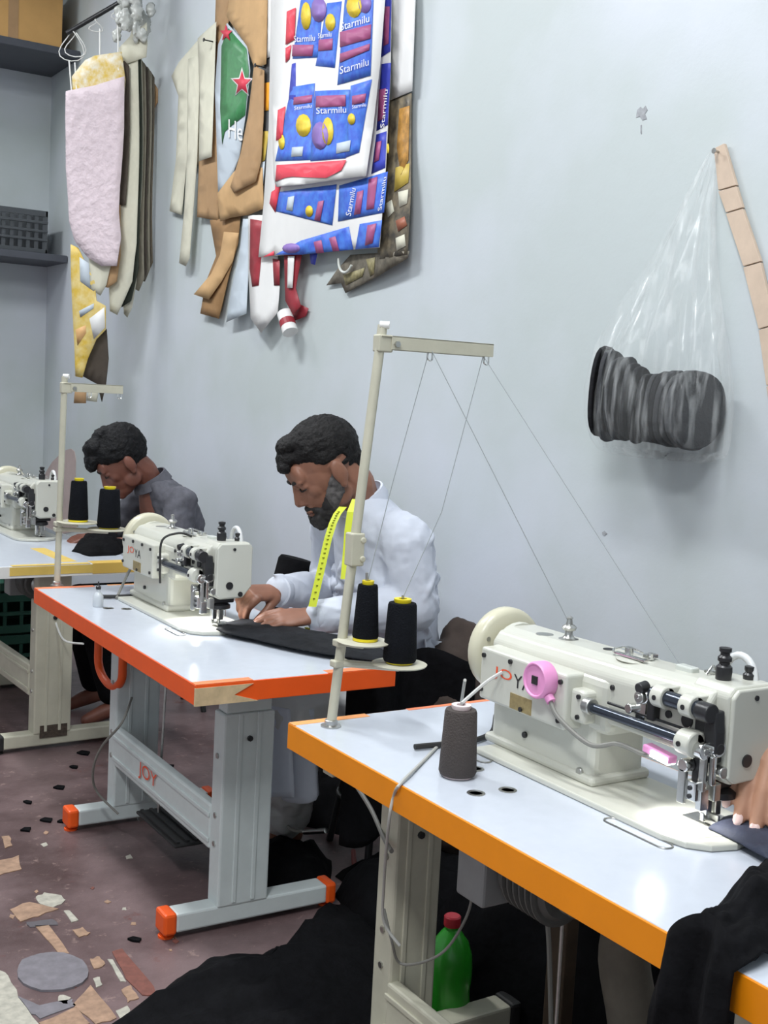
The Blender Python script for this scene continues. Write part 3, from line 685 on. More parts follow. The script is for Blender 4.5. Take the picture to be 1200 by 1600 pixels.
m_food = mat('dark_food_print', hexc('3E3B36'), .5, var=.4, scale=18, col2=hexc('8B7E66')); m_dkred = mat('dark_red_print', hexc('9C2F3A'), .5, var=.15)
m_ltblue = mat('pale_blue_paper', hexc('C3CDD6'), .7)
GP = 'paper and card patterns on the long wall'
hung('paper_sheet', 'white sheet corner with small black marks beside the blue printed sheet', 'paper', [(612,-20),(650,-20),(644,142),(612,156)], .035, m_paper, GP)
S = hung('printed_sheet', 'dark food-printed sheet hanging at the right end of the wall patterns', 'paper', [(600,160),(643,145),(642,300),(637,398),(590,406),(592,280)], .03, m_food, GP)
for px, mt in [([(624,170),(640,165),(638,250),(626,275),(620,230)], mat('ochre_print', hexc('B8863E'), .5, var=.3, scale=40)), ([(618,262),(640,255),(638,285),(616,300)], mat('gold_print', hexc('C9AE4E'), .5)),
               ([(600,320),(612,312),(616,330),(606,340)], m_creamcard), ([(618,345),(632,338),(636,352),(622,362)], mat('terracotta_print', hexc('A06048'), .5)), ([(618,372),(632,366),(634,384),(620,392)], m_creamcard), ([(622,300),(638,296),(636,318),(624,324)], m_creamcard)]:
    hung('print_patch', '', '', px, .033, mt, parent=S, th=.0006)
S = hung('printed_sheet', 'dark patterned offcut sloping below the blue printed sheet', 'paper', [(510,446),(528,420),(548,398),(640,392),(636,404),(590,432),(540,458),(533,442)], .03, mat('grey_olive_print', hexc('6E675A'), .6, var=.4, scale=30), GP)
for px in [[(536,430),(570,418),(566,432),(540,446)], [(572,405),(586,402),(584,428),(578,432)]]: hung('print_patch', '', '', px, .033, mat('olive_print', hexc('8F8660'), .6, var=.3, scale=60), parent=S, th=.0006)
BS = hung('printed_sheet', 'big white sheet printed with blue packs, lowest of the overlapping pair', 'paper', [(424,-20),(612,-20),(610,120),(603,260),(593,387),(500,394),(404,402),(412,320),(420,200)], .06, m_paper, GP)
FS = hung('printed_sheet', 'shorter white sheet of blue packs pinned over the bigger one', 'paper', [(430,-20),(603,-20),(594,100),(583,200),(572,275),(525,281),(480,288),(432,292),(428,280),(424,160)], .085, m_paper, GP)
def pr(par, px, mt, d, lab='printed_pack'): return hung(lab, '', '', px, d, mt, parent=par, th=.0004)
def ellp(u, v, a, b, n=12): return [(u+a*math.cos(2*math.pi*i/n), v+b*math.sin(2*math.pi*i/n)) for i in range(n)]
d1, d2, d3 = .0875, .0895, .0915
for px, mt in [([(472,-15),(507,-15),(497,90),(457,92)], m_blue), ([(511,5),(534,2),(523,106),(493,103)], m_blue), ([(540,-15),(584,-15),(579,118),(527,133)], m_blue),
               ([(455,136),(492,130),(485,250),(430,252)], m_blue), ([(492,142),(547,140),(540,247),(485,252)], m_blue), ([(548,134),(581,124),(561,238),(540,246)], m_blue), ([(456,100),(462,98),(462,160),(450,165)], m_blue2)]:
    pr(FS, px, mt, d1)
for px in [[(457,70),(490,70),(488,88),(456,88)], [(498,62),(520,60),(519,78),(497,80)], [(531,50),(580,38),(579,60),(531,74)], [(531,84),(578,68),(577,78),(531,98)], [(459,152),(488,148),(487,160),(458,164)], [(494,150),(540,148),(540,166),(493,168)], [(550,150),(572,146),(570,160),(550,164)]]:
    pr(FS, px, m_mag, d2, 'label_bar')
for u, v, a, b, mt in [(478,25,8,22,m_yel),(498,15,12,20,m_mauve),(516,35,8,14,m_yel),(553,10,12,18,m_yel),(570,5,10,16,m_mauve),(474,196,12,18,m_yel),(500,212,13,22,m_mauve),(512,205,9,22,m_yel),(549,186,6,9,m_yel),(440,222,5,12,m_yel)]:
    pr(FS, ellp(u, v, a, b), mt, d2, 'printed_roundel')
for px in [[(456,230),(474,229),(472,244),(455,245)], [(526,224),(548,219),(546,236),(525,240)]]: pr(FS, px, m_ltblue, d2, 'info_box')
for px in [[(448,18),(462,12),(460,62),(446,70)], [(446,75),(455,70),(452,92),(446,98)], [(434,172),(446,166),(441,216),(431,220)], [(432,258),(541,250),(533,266),(512,264),(510,278),(498,278),(494,264),(462,266),(456,276),(444,278),(440,268),(430,284)]]:
    pr(FS, px, m_redp, d2, 'red_border')
def wtext(par, s, px, d, mt, name='printed_word'):      # px: lower-left, lower-right, upper-left
    vs, fs = text2d(s); a, b, c = px; f = wmap(d)
    q = MB().add([f(a[0]+(b[0]-a[0])*x+(c[0]-a[0])*y, a[1]+(b[1]-a[1])*x+(c[1]-a[1])*y) for x, y in vs], fs)
    return obj(name, q, mt, par, world=True)
for px in [((531,116),(576,102),(531,104)), ((532,48),(577,34),(532,36)), ((494,178),(541,176),(494,168)), ((459,66),(492,64),(459,56)), ((550,170),(572,166),(550,164)), ((497,60),(518,57),(497,52)), ((460,172),(487,168),(460,166))]:
    wtext(FS, 'Starmilu', px, d3, m_paper)
e1, e2, e3 = .0625, .0645, .0665
for px, mt in [([(434,300),(526,288),(519,352),(430,330)], m_blue), ([(530,290),(606,268),(600,332),(528,346)], m_blue), ([(596,100),(611,98),(606,195),(588,205)], m_blue2), ([(588,210),(604,205),(602,262),(580,272)], m_blue2), ([(596,-10),(612,-10),(610,80),(595,90)], m_blue2),
               ([(430,398),(470,376),(545,354),(552,390),(470,398)], m_blue), ([(562,350),(597,344),(592,386),(555,390)], m_blue)]: pr(BS, px, mt, e1)
for px in [[(497,315),(506,313),(500,346),(491,344)], [(558,300),(568,297),(563,334),(553,336)], [(576,280),(590,276),(584,326),(572,328)], [(490,378),(502,375),(506,395),(494,396)], [(514,372),(524,369),(530,392),(520,393)], [(574,352),(588,349),(582,380),(570,384)], [(592,140),(603,138),(600,185),(590,190)], [(588,222),(596,220),(592,250),(584,254)], [(600,10),(609,10),(607,68),(599,72)]]:
    pr(BS, px, m_mag, e2, 'label_bar')
for u, v, a, b, mt in [(483,330,6,9,m_yel), (455,388,14,8,m_mauve), (606,232,2,8,m_yel)]: pr(BS, ellp(u, v, a, b), mt, e2, 'printed_roundel')
pr(BS, [(450,308),(460,306),(457,330),(447,328)], m_ltblue, e2, 'info_box')
for px in [[(430,262),(440,260),(438,292),(436,300),(430,332),(421,318),(424,300),(430,296)], [(410,402),(428,392),(428,399)]]: pr(BS, px, m_redp, e2, 'red_border')
wtext(BS, 'Starmilu', ((548,338),(556,295),(540,336)), e3, m_paper); wtext(BS, 'Starmilu', ((600,200),(606,140),(594,200)), e3, m_paper); wtext(BS, 'Starmilu', ((596,328),(604,276),(590,330)), e3, m_paper)
# small bits between cream group and blue sheets
hung('paper_strip', 'white paper strip above the orange printed strip', 'paper', [(415,-20),(432,-20),(428,85),(416,92)], .05, m_paper, GP)
S = hung('printed_strip', 'dark and orange printed strip left of the blue sheets', 'paper', [(413,90),(426,88),(421,205),(412,290),(404,290),(410,200)], .045, mat('charcoal_print', hexc('4A4A4C'), .6), GP)
for px, mt in [([(412,130),(424,128),(422,172),(411,174)], mat('orange_print2', hexc('F0A62E'), .5)), ([(408,205),(420,205),(414,250),(406,255)], mat('gold_print', hexc('C9AE4E'), .5)), ([(405,255),(414,252),(411,290),(404,290)], m_ltblue)]: hung('print_patch', '', '', px, .048, mt, parent=S, th=.0005)
# brown, cream and green pieces
hung('card_pattern', 'long brown card pattern behind the green printed piece', 'card pattern', [(338,-20),(368,-20),(356,40),(347,120),(342,345),(308,339),(311,252),(326,246),(334,100)], .03, m_card, GP)
S = hung('printed_piece', 'white and green printed piece with a red star', 'paper', [(355,36),(387,72),(391,110),(384,180),(374,245),(356,294),(341,301),(336,140),(341,70)], .045, m_ltblue, GP)
hung('green_field', '', '', [(346,72),(357,44),(385,76),(389,110),(383,180),(362,196),(351,206),(347,226),(344,170)], .048, m_green, parent=S, th=.0005)
st = lambda u, v, r: [(u+(r if i % 2 == 0 else r*.42)*math.cos(-math.pi/2+i*math.pi/5)*.75, v+(r if i % 2 == 0 else r*.42)*math.sin(-math.pi/2+i*math.pi/5)) for i in range(10)]
hung('star', '', '', st(378,130,25), .0495, m_paper, parent=S, th=.0004); hung('star', '', '', st(378,130,20), .051, m_redstar, parent=S, th=.0004); hung('star', '', '', st(353,52,14), .051, m_redstar, parent=S, th=.0004)
wtext(S, 'He', ((357,215),(379,221),(357,186)), .0505, m_paper)
hung('card_pattern', 'brown card pattern with a dark nail at its tip, uppermost of the brown cards', 'card pattern', [(362,-20),(418,-20),(416,100),(398,108),(386,72),(354,26)], .055, m_card2, GP)
hung('card_pattern', 'narrow brown card pattern hanging over the green piece', 'card pattern', [(397,103),(413,110),(412,180),(408,252),(400,284),(384,292),(366,302),(360,292),(376,240),(388,180)], .06, m_card, GP)
hung('card_pattern', 'curved tan card pattern curling at the bottom of the green piece', 'card pattern', [(340,302),(366,268),(388,258),(410,262),(412,326),(388,336),(362,340),(344,346)], .052, m_card2, GP, bk=1.6)
hung('card_pattern', 'wide brown card pattern hanging low beneath the cream strips', 'card pattern', [(328,344),(376,338),(372,380),(358,430),(342,498),(313,490),(322,440),(338,400)], .03, mat('brown_cardboard2', hexc('9C7850'), .8, var=.08), GP)
hung('card_pattern', 'pale tan card strip with a curled end pointing down to the left', 'card pattern', [(350,362),(373,364),(364,408),(346,440),(326,468),(303,460),(330,428),(344,398)], .05, m_card2, GP, bk=2)
hung('paper_sheet', 'pale grey-blue paper strip below the brown cards', 'paper', [(380,342),(390,342),(388,430),(385,490),(354,503),(362,450),(374,400)], .035, m_ltblue, GP)
S = hung('printed_piece', 'white pointed piece with dark red print below the blue sheets', 'paper', [(388,336),(412,336),(434,402),(437,450),(434,488),(408,520),(392,498),(388,420)], .04, m_paper, GP)
hung('red_field', '', '', [(391,342),(410,345),(418,398),(408,402),(404,446),(394,448),(390,420)], .043, m_dkred, parent=S, th=.0005)
hung('red_field', '', '', [(426,404),(437,406),(437,446),(428,446)], .043, m_dkred, parent=S, th=.0005)
hung('printed_piece', 'dark red and white strip hanging below the blue sheets', 'paper', [(444,398),(472,396),(462,450),(470,478),(458,492),(446,470)], .045, m_dkred, GP)
hung('paper_strip', 'thin white strip over the dark red strip below the blue sheets', 'paper', [(450,400),(460,400),(457,450),(449,450)], .052, m_paper, GP)
hung('paper_strip', 'blue tip peeking out below the blue sheets', 'paper', [(484,396),(496,395),(492,414),(486,412)], .045, m_blue2, GP)
c = onX(449, 508, XW-.06)
rl = MB().tube([c+V((.0, -.03, -.03)), c+V((0, .03, .05))], .032, 20); o = obj('paper_roll', rl, m_paper, smooth=True); tag(o, 'small rolled white and red paper at the lowest point of the wall patterns', 'paper roll')
obj('red_print_band', MB().tube([c+V((0, -.012, -.006)), c+V((0, .006, .018))], .0328, 20), m_dkred, o, world=True)
hung('printed_piece', 'small dark red flap behind the rolled paper', 'paper', [(458,470),(482,482),(478,494),(458,502),(450,490)], .02, m_dkred, GP)
tg = onX(540, 405, XW-.03)
tag(obj('tape_ring', MB().tube([tg+V((0, .09*math.cos(a)*.6, .05*math.sin(a))) for a in [-2.6+i*.25 for i in range(12)]], .005, 8), mat('clear_tape', hexc('CFD2CC'), .3), smooth=True), 'curl of clear tape below the blue printed sheet', 'tape')
hung('card_pattern', 'widest cream card pattern of the cream group', 'card pattern', [(268,119),(279,98),(310,62),(334,38),(326,60),(318,255),(291,262),(284,336),(265,330),(275,250),(279,150)], .025, m_creamcard, GP)
hung('card_pattern', 'long thin cream strip reaching lowest of the cream group', 'card pattern', [(294,92),(313,86),(308,250),(302,330),(296,404),(290,416),(280,411),(288,330),(292,250)], .04, m_creamcard, GP)
hung('card_pattern', 'straight cream strip at the right of the cream group', 'card pattern', [(309,60),(338,34),(331,245),(311,252),(312,150)], .05, m_creamcard, GP)
for i, (u, v) in enumerate([(398, 102), (318, 62)]):
    c = onX(u, v, XW-.09)
    tag(obj('wall_nail', MB().lathe(c, (1, 0, 0), [(.009, 0), (.009, .003), (.003, .004), (.003, .095)], 12), m_rubber, smooth=True), ['dark nail holding the brown card patterns', 'dark nail holding the cream card patterns'][i], 'nail')

# ---- left bundle on a rod
P0 = onX(195, 121, 2.12); NB = V((-.74, -.67, 0)).normalized()
def bmap(k): return lambda u, v: onP(u, v, P0-NB*k, NB)
def board(name, label, px, k, mt, th=.004, parent=None, cat='card pattern'):
    o = obj(name, sheet_mb(px, (lambda f: (lambda u, v: f(u, v)+NB*(.012*math.sin(v*.018+k*9))))(bmap(k)), 4), mt, parent, smooth=True, world=bool(parent)); solid(o, th, 0)
    if not parent: tag(o, label, cat, 'patterns hanging in the bundle on the rod')
    return o
m_pinkb = mat('pale_pink_quilted_board', hexc('D6C6CC'), .7, var=.05, scale=25, bump=1.0, bscale=26)
board('quilted_board', 'pale pink rounded board at the front of the bundle on the rod', [(104,143),(150,134),(196,120),(193,200),(186,290),(185,330),(190,372),(184,416),(160,416),(138,402),(118,378),(108,345),(101,260),(102,180)], 0, m_pinkb)
m_olive = mat('olive_grey_card', hexc('8A8474'), .8, var=.1); m_dkbrown = mat('dark_brown_card', hexc('4C433A'), .8, var=.15); m_dkgreen = mat('dark_green_card', hexc('33392F'), .8)
board('printed_board', 'yellow and white printed board just behind the pink board', [(114,120),(135,95),(150,88),(192,82),(197,125),(190,200),(160,260),(118,240)], .02, mat('yellow_white_print', hexc('D9B84E'), .6, var=.3, scale=22, col2=hexc('E6E2D6')))
board('card_pattern', 'dark brown card right behind the pink board', [(160,110),(196,96),(203,104),(201,200),(196,320),(190,320),(160,320)], .05, m_dkbrown)
board('card_pattern', 'curled brown card below the pink board', [(150,330),(188,320),(190,400),(184,440),(170,450),(150,445)], .04, m_card)
board('card_pattern', 'pale fluted card strip below the pink board', [(140,395),(176,410),(168,445),(158,462),(143,452)], .03, m_creamcard)
board('card_pattern', 'long off-white card standing out in the bundle on the rod', [(170,95),(203,76),(217,80),(216,200),(215,380),(208,440),(196,466),(183,492),(172,486),(170,300)], .07, m_creamcard)
board('card_pattern', 'dark green card edge in the bundle on the rod', [(180,90),(214,76),(221,82),(221,280),(218,420),(205,470),(190,480)], .10, m_dkgreen)
board('card_pattern', 'torn off-white card ending lowest right in the bundle on the rod', [(190,100),(222,84),(222,300),(214,440),(206,480),(198,496),(193,490),(200,455),(190,440)], .12, m_creamcard)
for i, (xr, yb, mt, lab) in enumerate([(227, 455, m_olive, 'olive grey card, fifth edge from the left in the bundle'), (231, 445, m_dkbrown, 'dark brown card edge near the right of the bundle on the rod'), (236, 440, m_olive, 'olive grey card edge second from the wall in the bundle'), (240, 430, mat('taupe_card', hexc('6E6556'), .8, var=.1), 'taupe card edge nearest the wall in the bundle'), (245, 180, m_card, 'short brown card corner sticking out by the wall in the bundle')]):
    y0 = 92+i*6 if i < 4 else 128
    board('card_pattern', lab, [(200,y0+8),(xr-6,y0),(xr,y0+10),(xr,200 if i < 4 else 160),(xr-1,yb-20),(xr-10,yb),(200,yb-10)], .14+.025*i, mt)
board('paper_sheet', 'crumpled white paper at the top of the bundle on the rod', [(186,78),(205,58),(210,40),(222,44),(231,36),(232,70),(230,90),(206,98),(188,104)], .06, m_creamcard, cat='paper')
S = board('printed_sheet', 'yellow and white printed sheet hanging lowest in the bundle on the rod', [(112,382),(124,388),(150,440),(152,470),(166,478),(165,515),(150,530),(136,560),(127,590),(116,588),(115,520)], .03, mat('yellow_bag_print', hexc('DDB83C'), .6, var=.25, scale=14, col2=hexc('EAD9A0')), cat='paper')
for px, mt in [([(126,402),(141,412),(143,452),(127,440)], m_ltblue), ([(140,498),(164,480),(164,512),(146,530)], m_paper), ([(124,486),(148,474),(147,482),(126,496)], m_ltblue), ([(118,515),(134,508),(134,520),(120,540)], mat('peach_print', hexc('E0B078'), .6))]:
    board('print_patch', '', px, .027, mt, .0006, S)
board('card_pattern', 'dark brown hollow card sleeve under the yellow printed sheet', [(128,588),(140,548),(156,518),(166,514),(168,560),(164,600),(158,628),(150,600)], .06, m_dkbrown)
board('card_pattern', 'brown card tip at the bottom of the bundle on the rod', [(116,604),(133,604),(133,630),(114,630)], .05, m_card)
board('card_pattern', 'pale card tip at the bottom of the bundle on the rod', [(134,602),(153,602),(150,628),(134,626)], .045, m_creamcard)
# rod with hooks
ra, rb = bmap(.03)(104, 52), bmap(.16)(262, -40)
rod = thing('hanging_rod', 'black metal rod carrying the bundle of patterns', 'rod', tuple(ra))
obj('rod_bar', MB().cyl((0, 0, 0), tuple(rb-ra), .012), m_black, rod, smooth=True)
wp = V((XW, rb.y, rb.z+.0)); obj('rod_bracket', MB().cyl(tuple(rb-ra-V((0, 0, 0))), tuple(wp-ra), .012), m_black, rod)
for u, v, r in ((112, 72, .075), (118, 70, .06), (150, 40, .03), (186, 20, .035)):
    c = bmap(.04)(u, v+0)-ra
    pts = [c+V((.02*math.sin(2*a), 0, 0))+V((-.72, .68, 0))*(r*.8*math.cos(a))+V((0, 0, r*math.sin(a))) for a in [2*math.pi*i/16 for i in range(17)]]
    obj('wire_ring', MB().tube(pts, .0028, 6), m_white, rod, smooth=True)
for (u0, v0), (u1, v1) in (((108, 95), (112, 145)), ((117, 98), (120, 145)), ((156, 45), (156, 160)), ((184, 25), (185, 110))):
    obj('hanging_wire', MB().tube([bmap(.03)(u0, v0)-ra, bmap(.01)(u1, v1)-ra], .004, 6), m_white, rod)
cl = bmap(.05)(212, 10)
q = MB(); rg = random.Random(5)
for i in range(34): q.ell(cl+V((rg.uniform(-.08, .08), rg.uniform(-.08, .08), rg.uniform(-.15, .15))), (rg.uniform(.01, .03), rg.uniform(.01, .03), rg.uniform(.03, .07)))
o = obj('plastic_wrap', q, mat('crumpled_clear_wrap', hexc('C9CBC6'), .25, var=.1, scale=40)); remesh(o, .008, 1, [('CLOUDS', .02, .03)]); tag(o, 'crumpled pale plastic wrap tied on the rod', 'plastic wrap')

# ================================================================== clear bag with dark pieces, beige strip
nail = onX(1117, 236, XW-.03)
tag(obj('wall_nail', MB().lathe(nail+V((-.005, 0, 0)), (1, 0, 0), [(.007, 0), (.007, .003), (.003, .004), (.003, .05)], 12), m_steel, smooth=True), 'steel nail holding the clear plastic bag', 'nail')
DB = XW-.12
bc = onX(1030, 640, DB)
m_felt = mat('dark_grey_felt', (.022, .023, .026), .9, spec=.2, bump=.3, bscale=80)
_n = m_felt.node_tree.nodes; _i = _n.new('ShaderNodeObjectInfo'); _r = _n.new('ShaderNodeValToRGB'); _r.color_ramp.elements[0].color = (.010, .010, .012, 1); _r.color_ramp.elements[1].color = (.055, .057, .062, 1)
m_felt.node_tree.links.new(_i.outputs['Random'], _r.inputs['Fac']); m_felt.node_tree.links.new(_r.outputs['Color'], _n['Principled BSDF'].inputs['Base Color'])
PG = 'dark fabric pieces packed in the clear bag'
def piece(label, u, v, ang, ru, rz, d, th=.02):
    c = onX(u, v, XW-d)
    n = 26; e1 = V((math.cos(ang), math.sin(ang), 0)); e2 = V((0, 0, 1)); nn = V((-math.sin(ang), math.cos(ang), 0))
    prof = []
    for i in range(n):
        a = 2*math.pi*i/n; k = 1+.04*math.sin(3*a+u)
        prof.append(c + e1*(ru*k*math.copysign(abs(math.cos(a))**.8, math.cos(a))) + e2*(rz*k*math.copysign(abs(math.sin(a))**.8, math.sin(a))) - nn*th/2)
    o = obj('fabric_piece', MB().prism(prof, nn*th), m_felt, bevel=.003); tag(o, label, 'fabric piece', PG); return o
names = ['leftmost', 'second', 'third', 'fourth', 'fifth', 'sixth', 'seventh', 'eighth', 'ninth']
for i in range(9):
    piece(names[i]+' dark fabric piece from the left in the clear bag' if i else 'leftmost dark fabric piece in the clear bag', 945+i*11, 614+i*3.6, R(20+i*1.5), .085, .122-.0055*i+.006*(i % 2), .115, .012)
for i in range(5):
    piece(['large rounded dark fabric piece at the right front of the bag', 'second rounded dark piece behind the right front one in the bag', 'third rounded dark piece in the right bundle of the bag', 'fourth rounded dark piece in the right bundle of the bag', 'rearmost rounded dark piece in the right bundle of the bag'][i], 1088-i*6, 640-i*2, R(-4+i*3), .088, .098, .10, .016) if i == 0 else piece(['', 'second rounded dark piece behind the right front one in the bag', 'third rounded dark piece in the right bundle of the bag', 'fourth rounded dark piece in the right bundle of the bag', 'rearmost rounded dark piece in the right bundle of the bag'][i], 1092-i*13, 644-i*1, R(-2+i*5), .086, .094+.004*(i % 2), .11, .015)
# bag film
q = MB(); rings = []; n = 56
secs = [(1115, 238, .012, .008), (1105, 275, .03, .016), (1088, 330, .055, .03), (1070, 400, .095, .05), (1050, 480, .15, .075), (1036, 550, .20, .10), (1030, 610, .222, .112), (1030, 650, .225, .114), (1032, 684, .215, .11), (1034, 704, .20, .10), (1036, 710, .16, .08), (1038, 712, .02, .01)]
sec2 = []
for i in range(len(secs)-1):
    for j in range(4):
        t = j/4; sec2.append(tuple(a+(b-a)*t for a, b in zip(secs[i], secs[i+1])))
sec2.append(secs[-1])
vs = []
for k, (u, v, ry, rx) in enumerate(sec2):
    X = XW-max(.02, rx*1.02); c = onX(u, v, X); fold = max(0, 1-k/len(sec2)*1.25)
    for i in range(n):
        a = 2*math.pi*i/n
        w_ = 1+(.16*math.sin(7*a+.4)+.10*math.sin(13*a+1)+.06*math.sin(23*a))*(.25+.75*fold)
        z = .012*math.sin(5*a+v*.02)*min(1, k/8)
        p_ = c+V((rx*w_*math.cos(a), ry*w_*math.sin(a), z)); p_.x = min(p_.x, XW-.004); vs.append(p_)
kk = len(sec2)
q.add(vs, [(j*n+i, j*n+(i+1) % n, (j+1)*n+(i+1) % n, (j+1)*n+i) for j in range(kk-1) for i in range(n)]+[tuple(range((kk-1)*n, kk*n))])
bag = obj('plastic_bag', q, bag_material(), smooth=True, angle=180); tag(bag, 'clear plastic bag of dark fabric pieces hanging on the long wall', 'plastic bag')
# beige strip with joints
m_strip = mat('beige_strip', hexc('CDB8A4'), .7, var=.06, scale=20)
strip = thing('beige_strip', 'jointed beige strip hanging at the right edge beside the bag', 'strip', tuple(onX(1180, 400, XW-.03)))
segs = [(1115, 1131, 228), (1122, 1150, 295), (1134, 1160, 330), (1161, 1188, 414), (1185, 1210, 512), (1197, 1225, 600), (1205, 1235, 660)]
for (a0, b0, y0), (a1, b1, y1) in zip(segs, segs[1:]):
    px = [(a0, y0+4), (b0, y0-4), (b1, y1-6), (a1, y1+2)]
    pp = [onX(u, v, XW-.016) for u, v in px]
    obj('strip_segment', MB().prism([V((XW-.016, p_.y, p_.z)) for p_ in pp], (.010, 0, 0)), m_strip, strip, world=True, bevel=.001)


# ================================================================== people
def head_frame(a, p, roll=0):
    f0 = V((-math.cos(a), math.sin(a), 0)); z = V((0, 0, 1))
    F = f0*math.cos(p)-z*math.sin(p); U = f0*math.sin(p)+z*math.cos(p); L = U.cross(F)
    M3 = Matrix((F, L, U)).transposed()
    return M3 @ Matrix.Rotation(roll, 3, 'X')
def head_prims(q, c, M, s, jaw=1.0):
    P = lambda x, y, z: V(c)+M@(V((x, y, z))*s)
    E = lambda x, y, z, a, b, d: q.ell(P(x, y, z), (a*s, b*s, d*s), M, 20, 14)
    E(.066, 0, -.030, .032, .040, .046); E(-.016, 0, .036, .098, .076, .086); E(.012, 0, .0, .078, .068, .085); E(.034, 0, -.04, .056, .056*jaw, .068)
    E(.048, 0, -.082, .040, .042*jaw, .030); E(.074, 0, -.098, .019, .021, .017)
    E(.074, 0, .032, .022, .054, .040); E(.084, .026, .020, .011, .026, .009); E(.084, -.026, .020, .011, .026, .009)
    for k in (-1, 1):
        E(.054, k*.036, -.018, .024, .022, .024); E(.076, k*.032, .003, .012, .017, .011)
        E(-.010, k*.080, -.004, .021, .010, .034); E(-.006, k*.078, -.036, .011, .008, .013); E(.095, k*.011, -.039, .012, .009, .008)
        E(.01, k*.056, -.062, .034, .012, .03)
    q.caps([P(.086, 0, .014), P(.096, 0, -.012), P(.104, 0, -.033)], [.0105*s, .0115*s, .0130*s], 12)
    E(.089, 0, -.066, .013, .024, .0065); E(.087, 0, -.077, .013, .021, .0075); E(.080, 0, -.056, .014, .026, .012)
    return P
def hand_prims(q, M4, s, mirror, curls, spread=.10, thumb=((.75, .62, -.25), (.95, .2, -.25)), fat=1.08):
    """wrist at origin, fingers +x, back of the hand +z, thumb side +y; returns finger tip frames"""
    my = -1 if mirror else 1
    T = lambda x, y, z: M4@V((x*s, y*my*s, z*s))
    R3 = M4.to_3x3()
    secs = []
    for x, hw, ht in ((-.02, .026, .020), (0, .027, .019), (.025, .034, .017), (.06, .041, .0145), (.088, .040, .012), (.098, .035, .010)):
        secs.append((T(x, 0, 0), R3@V((0, hw*s, 0)), R3@V((0, 0, ht*s))))
    q.loft(secs, 20); q.ell(T(.03, .02, -.008), (.03*s, .018*s, .014*s), R3)
    tips = []
    for i, (y0, ln, r) in enumerate(((.031, .072, .0092), (.0105, .080, .0095), (-.0105, .074, .0090), (-.030, .058, .0080))):
        d = V((math.cos(spread*(1.5-i)), math.sin(spread*(1.5-i)), 0)); p = V((.088, y0, .001)); pts = [p.copy()]; r *= fat; rs = [r*1.12]
        ang = 0
        for j, fr in enumerate((.46, .30, .24)):
            ang += curls[i][j]
            dd = V((d.x*math.cos(ang), d.y*math.cos(ang), -math.sin(ang)))
            p = p+dd*(ln*1.12*fr); pts.append(p.copy()); rs.append(r*(1.0, .93, .82)[j])
        q.caps([T(*a) for a in pts], [b*s for b in rs], 10)
        up = V((d.x*math.sin(ang), d.y*math.sin(ang), math.cos(ang)))
        tips.append((pts[-1], dd, up, r))
    p = V((.022, .028, -.006)); pts = [p]; rs = [.015]
    for (dx, dy, dz), ln, r in ((thumb[0], .044, .0118), (thumb[1], .034, .0102), (thumb[1], .018, .009)):
        dd = V((dx, dy, dz)).normalized(); p = p+dd*ln; pts.append(p.copy()); rs.append(r)
    q.caps([T(*a) for a in pts], [b*s for b in rs], 10)
    tips.append((pts[-1], dd, V((0, 0, 1)), .010))
    return [(T(*(t[0])), R3@V((t[1].x, t[1].y*my, t[1].z)), R3@V((t[2].x, t[2].y*my, t[2].z)), t[3]*s) for t in tips]
def hand_M(wrist, fdir, backdir):
    x = V(fdir).normalized(); z = V(backdir); z = (z-x*z.dot(x)).normalized(); y = z.cross(x)
    M = Matrix((x, y, z)).transposed().to_4x4(); M.translation = V(wrist); return M
def nails(tips, parent, mt):
    for p, d, u, r in tips:
        c = p+u*(r*.62)+d*(r*.15); y = u.cross(d)
        M = Matrix((d, y, u)).transposed()
        obj('fingernail', MB().ell(c, (r*.85, r*.62, r*.22), M, 10, 6), mt, parent, smooth=True, world=True)
def hair_clumps(P, M, s, seed, cuts, base=(.104, .083, .094), n=340, sz=.016, tuft=None):
    rg = random.Random(seed); q = MB(); q.ell(P(-.018, 0, .046), tuple(b*s*.965 for b in base), M, 24, 16)
    # keep only the scalp part of the base ellipsoid
    ctr = V((-.018, 0, .046)); q = MB(); k = 0
    while k < n:
        d = V((rg.gauss(0, 1), rg.gauss(0, 1), rg.gauss(0, 1))).normalized()
        p = ctr+V((d.x*base[0], d.y*base[1], d.z*base[2]))
        if not cuts(p): continue
        k += 1
        a = rg.uniform(.7, 1.35)*sz
        tang = V((.8, .3*rg.uniform(-1, 1), .1)); tang = (tang-d*tang.dot(d)).normalized()
        b = d.cross(tang); R_ = Matrix((tang, b, d)).transposed()
        q.ell(P(*(p-d*.004)), (a*2.0*s, a*.6*s, a*.5*s), M@R_, 8, 6)
    for p, r in (tuft or []): q.ell(P(*p), tuple(x*s for x in r), M, 10, 8)
    return q

# ---------------------------------------------------------------- bearded man
def limb(q, pts, rs, n=16): q.caps([V(p) for p in pts], rs, n)
man = thing('person', 'bearded man in a white long shirt with a yellow tape measure round his neck, sewing', 'person', (1.95, 3.15, 0))
hc = V((1.768, 3.13, 1.232)); HM = head_frame(R(10), R(35)); hs = 1.16
sk = MB(); P = head_prims(sk, hc, HM, hs)
nb = V((1.912, 3.14, 1.10))
sk.caps([P(-.03, 0, -.02), P(-.045, 0, -.075), nb, nb+V((.03, 0, -.1))], [.062*hs, .058*hs, .066, .09])
shL, shR = V((1.965, 2.965, 1.03)), V((1.94, 3.345, 1.05))
elL, wrL = V((1.985, 2.925, .835)), V(PT(492, 963, 3.03))
elR, wrR = V((1.965, 3.40, .80)), V(PT(432, 924, 3.24))
sk.caps([nb+V((.03, 0, -.1)), V((2.0, 3.15, .80)), V((2.02, 3.15, .56))], [.09, .10, .11])
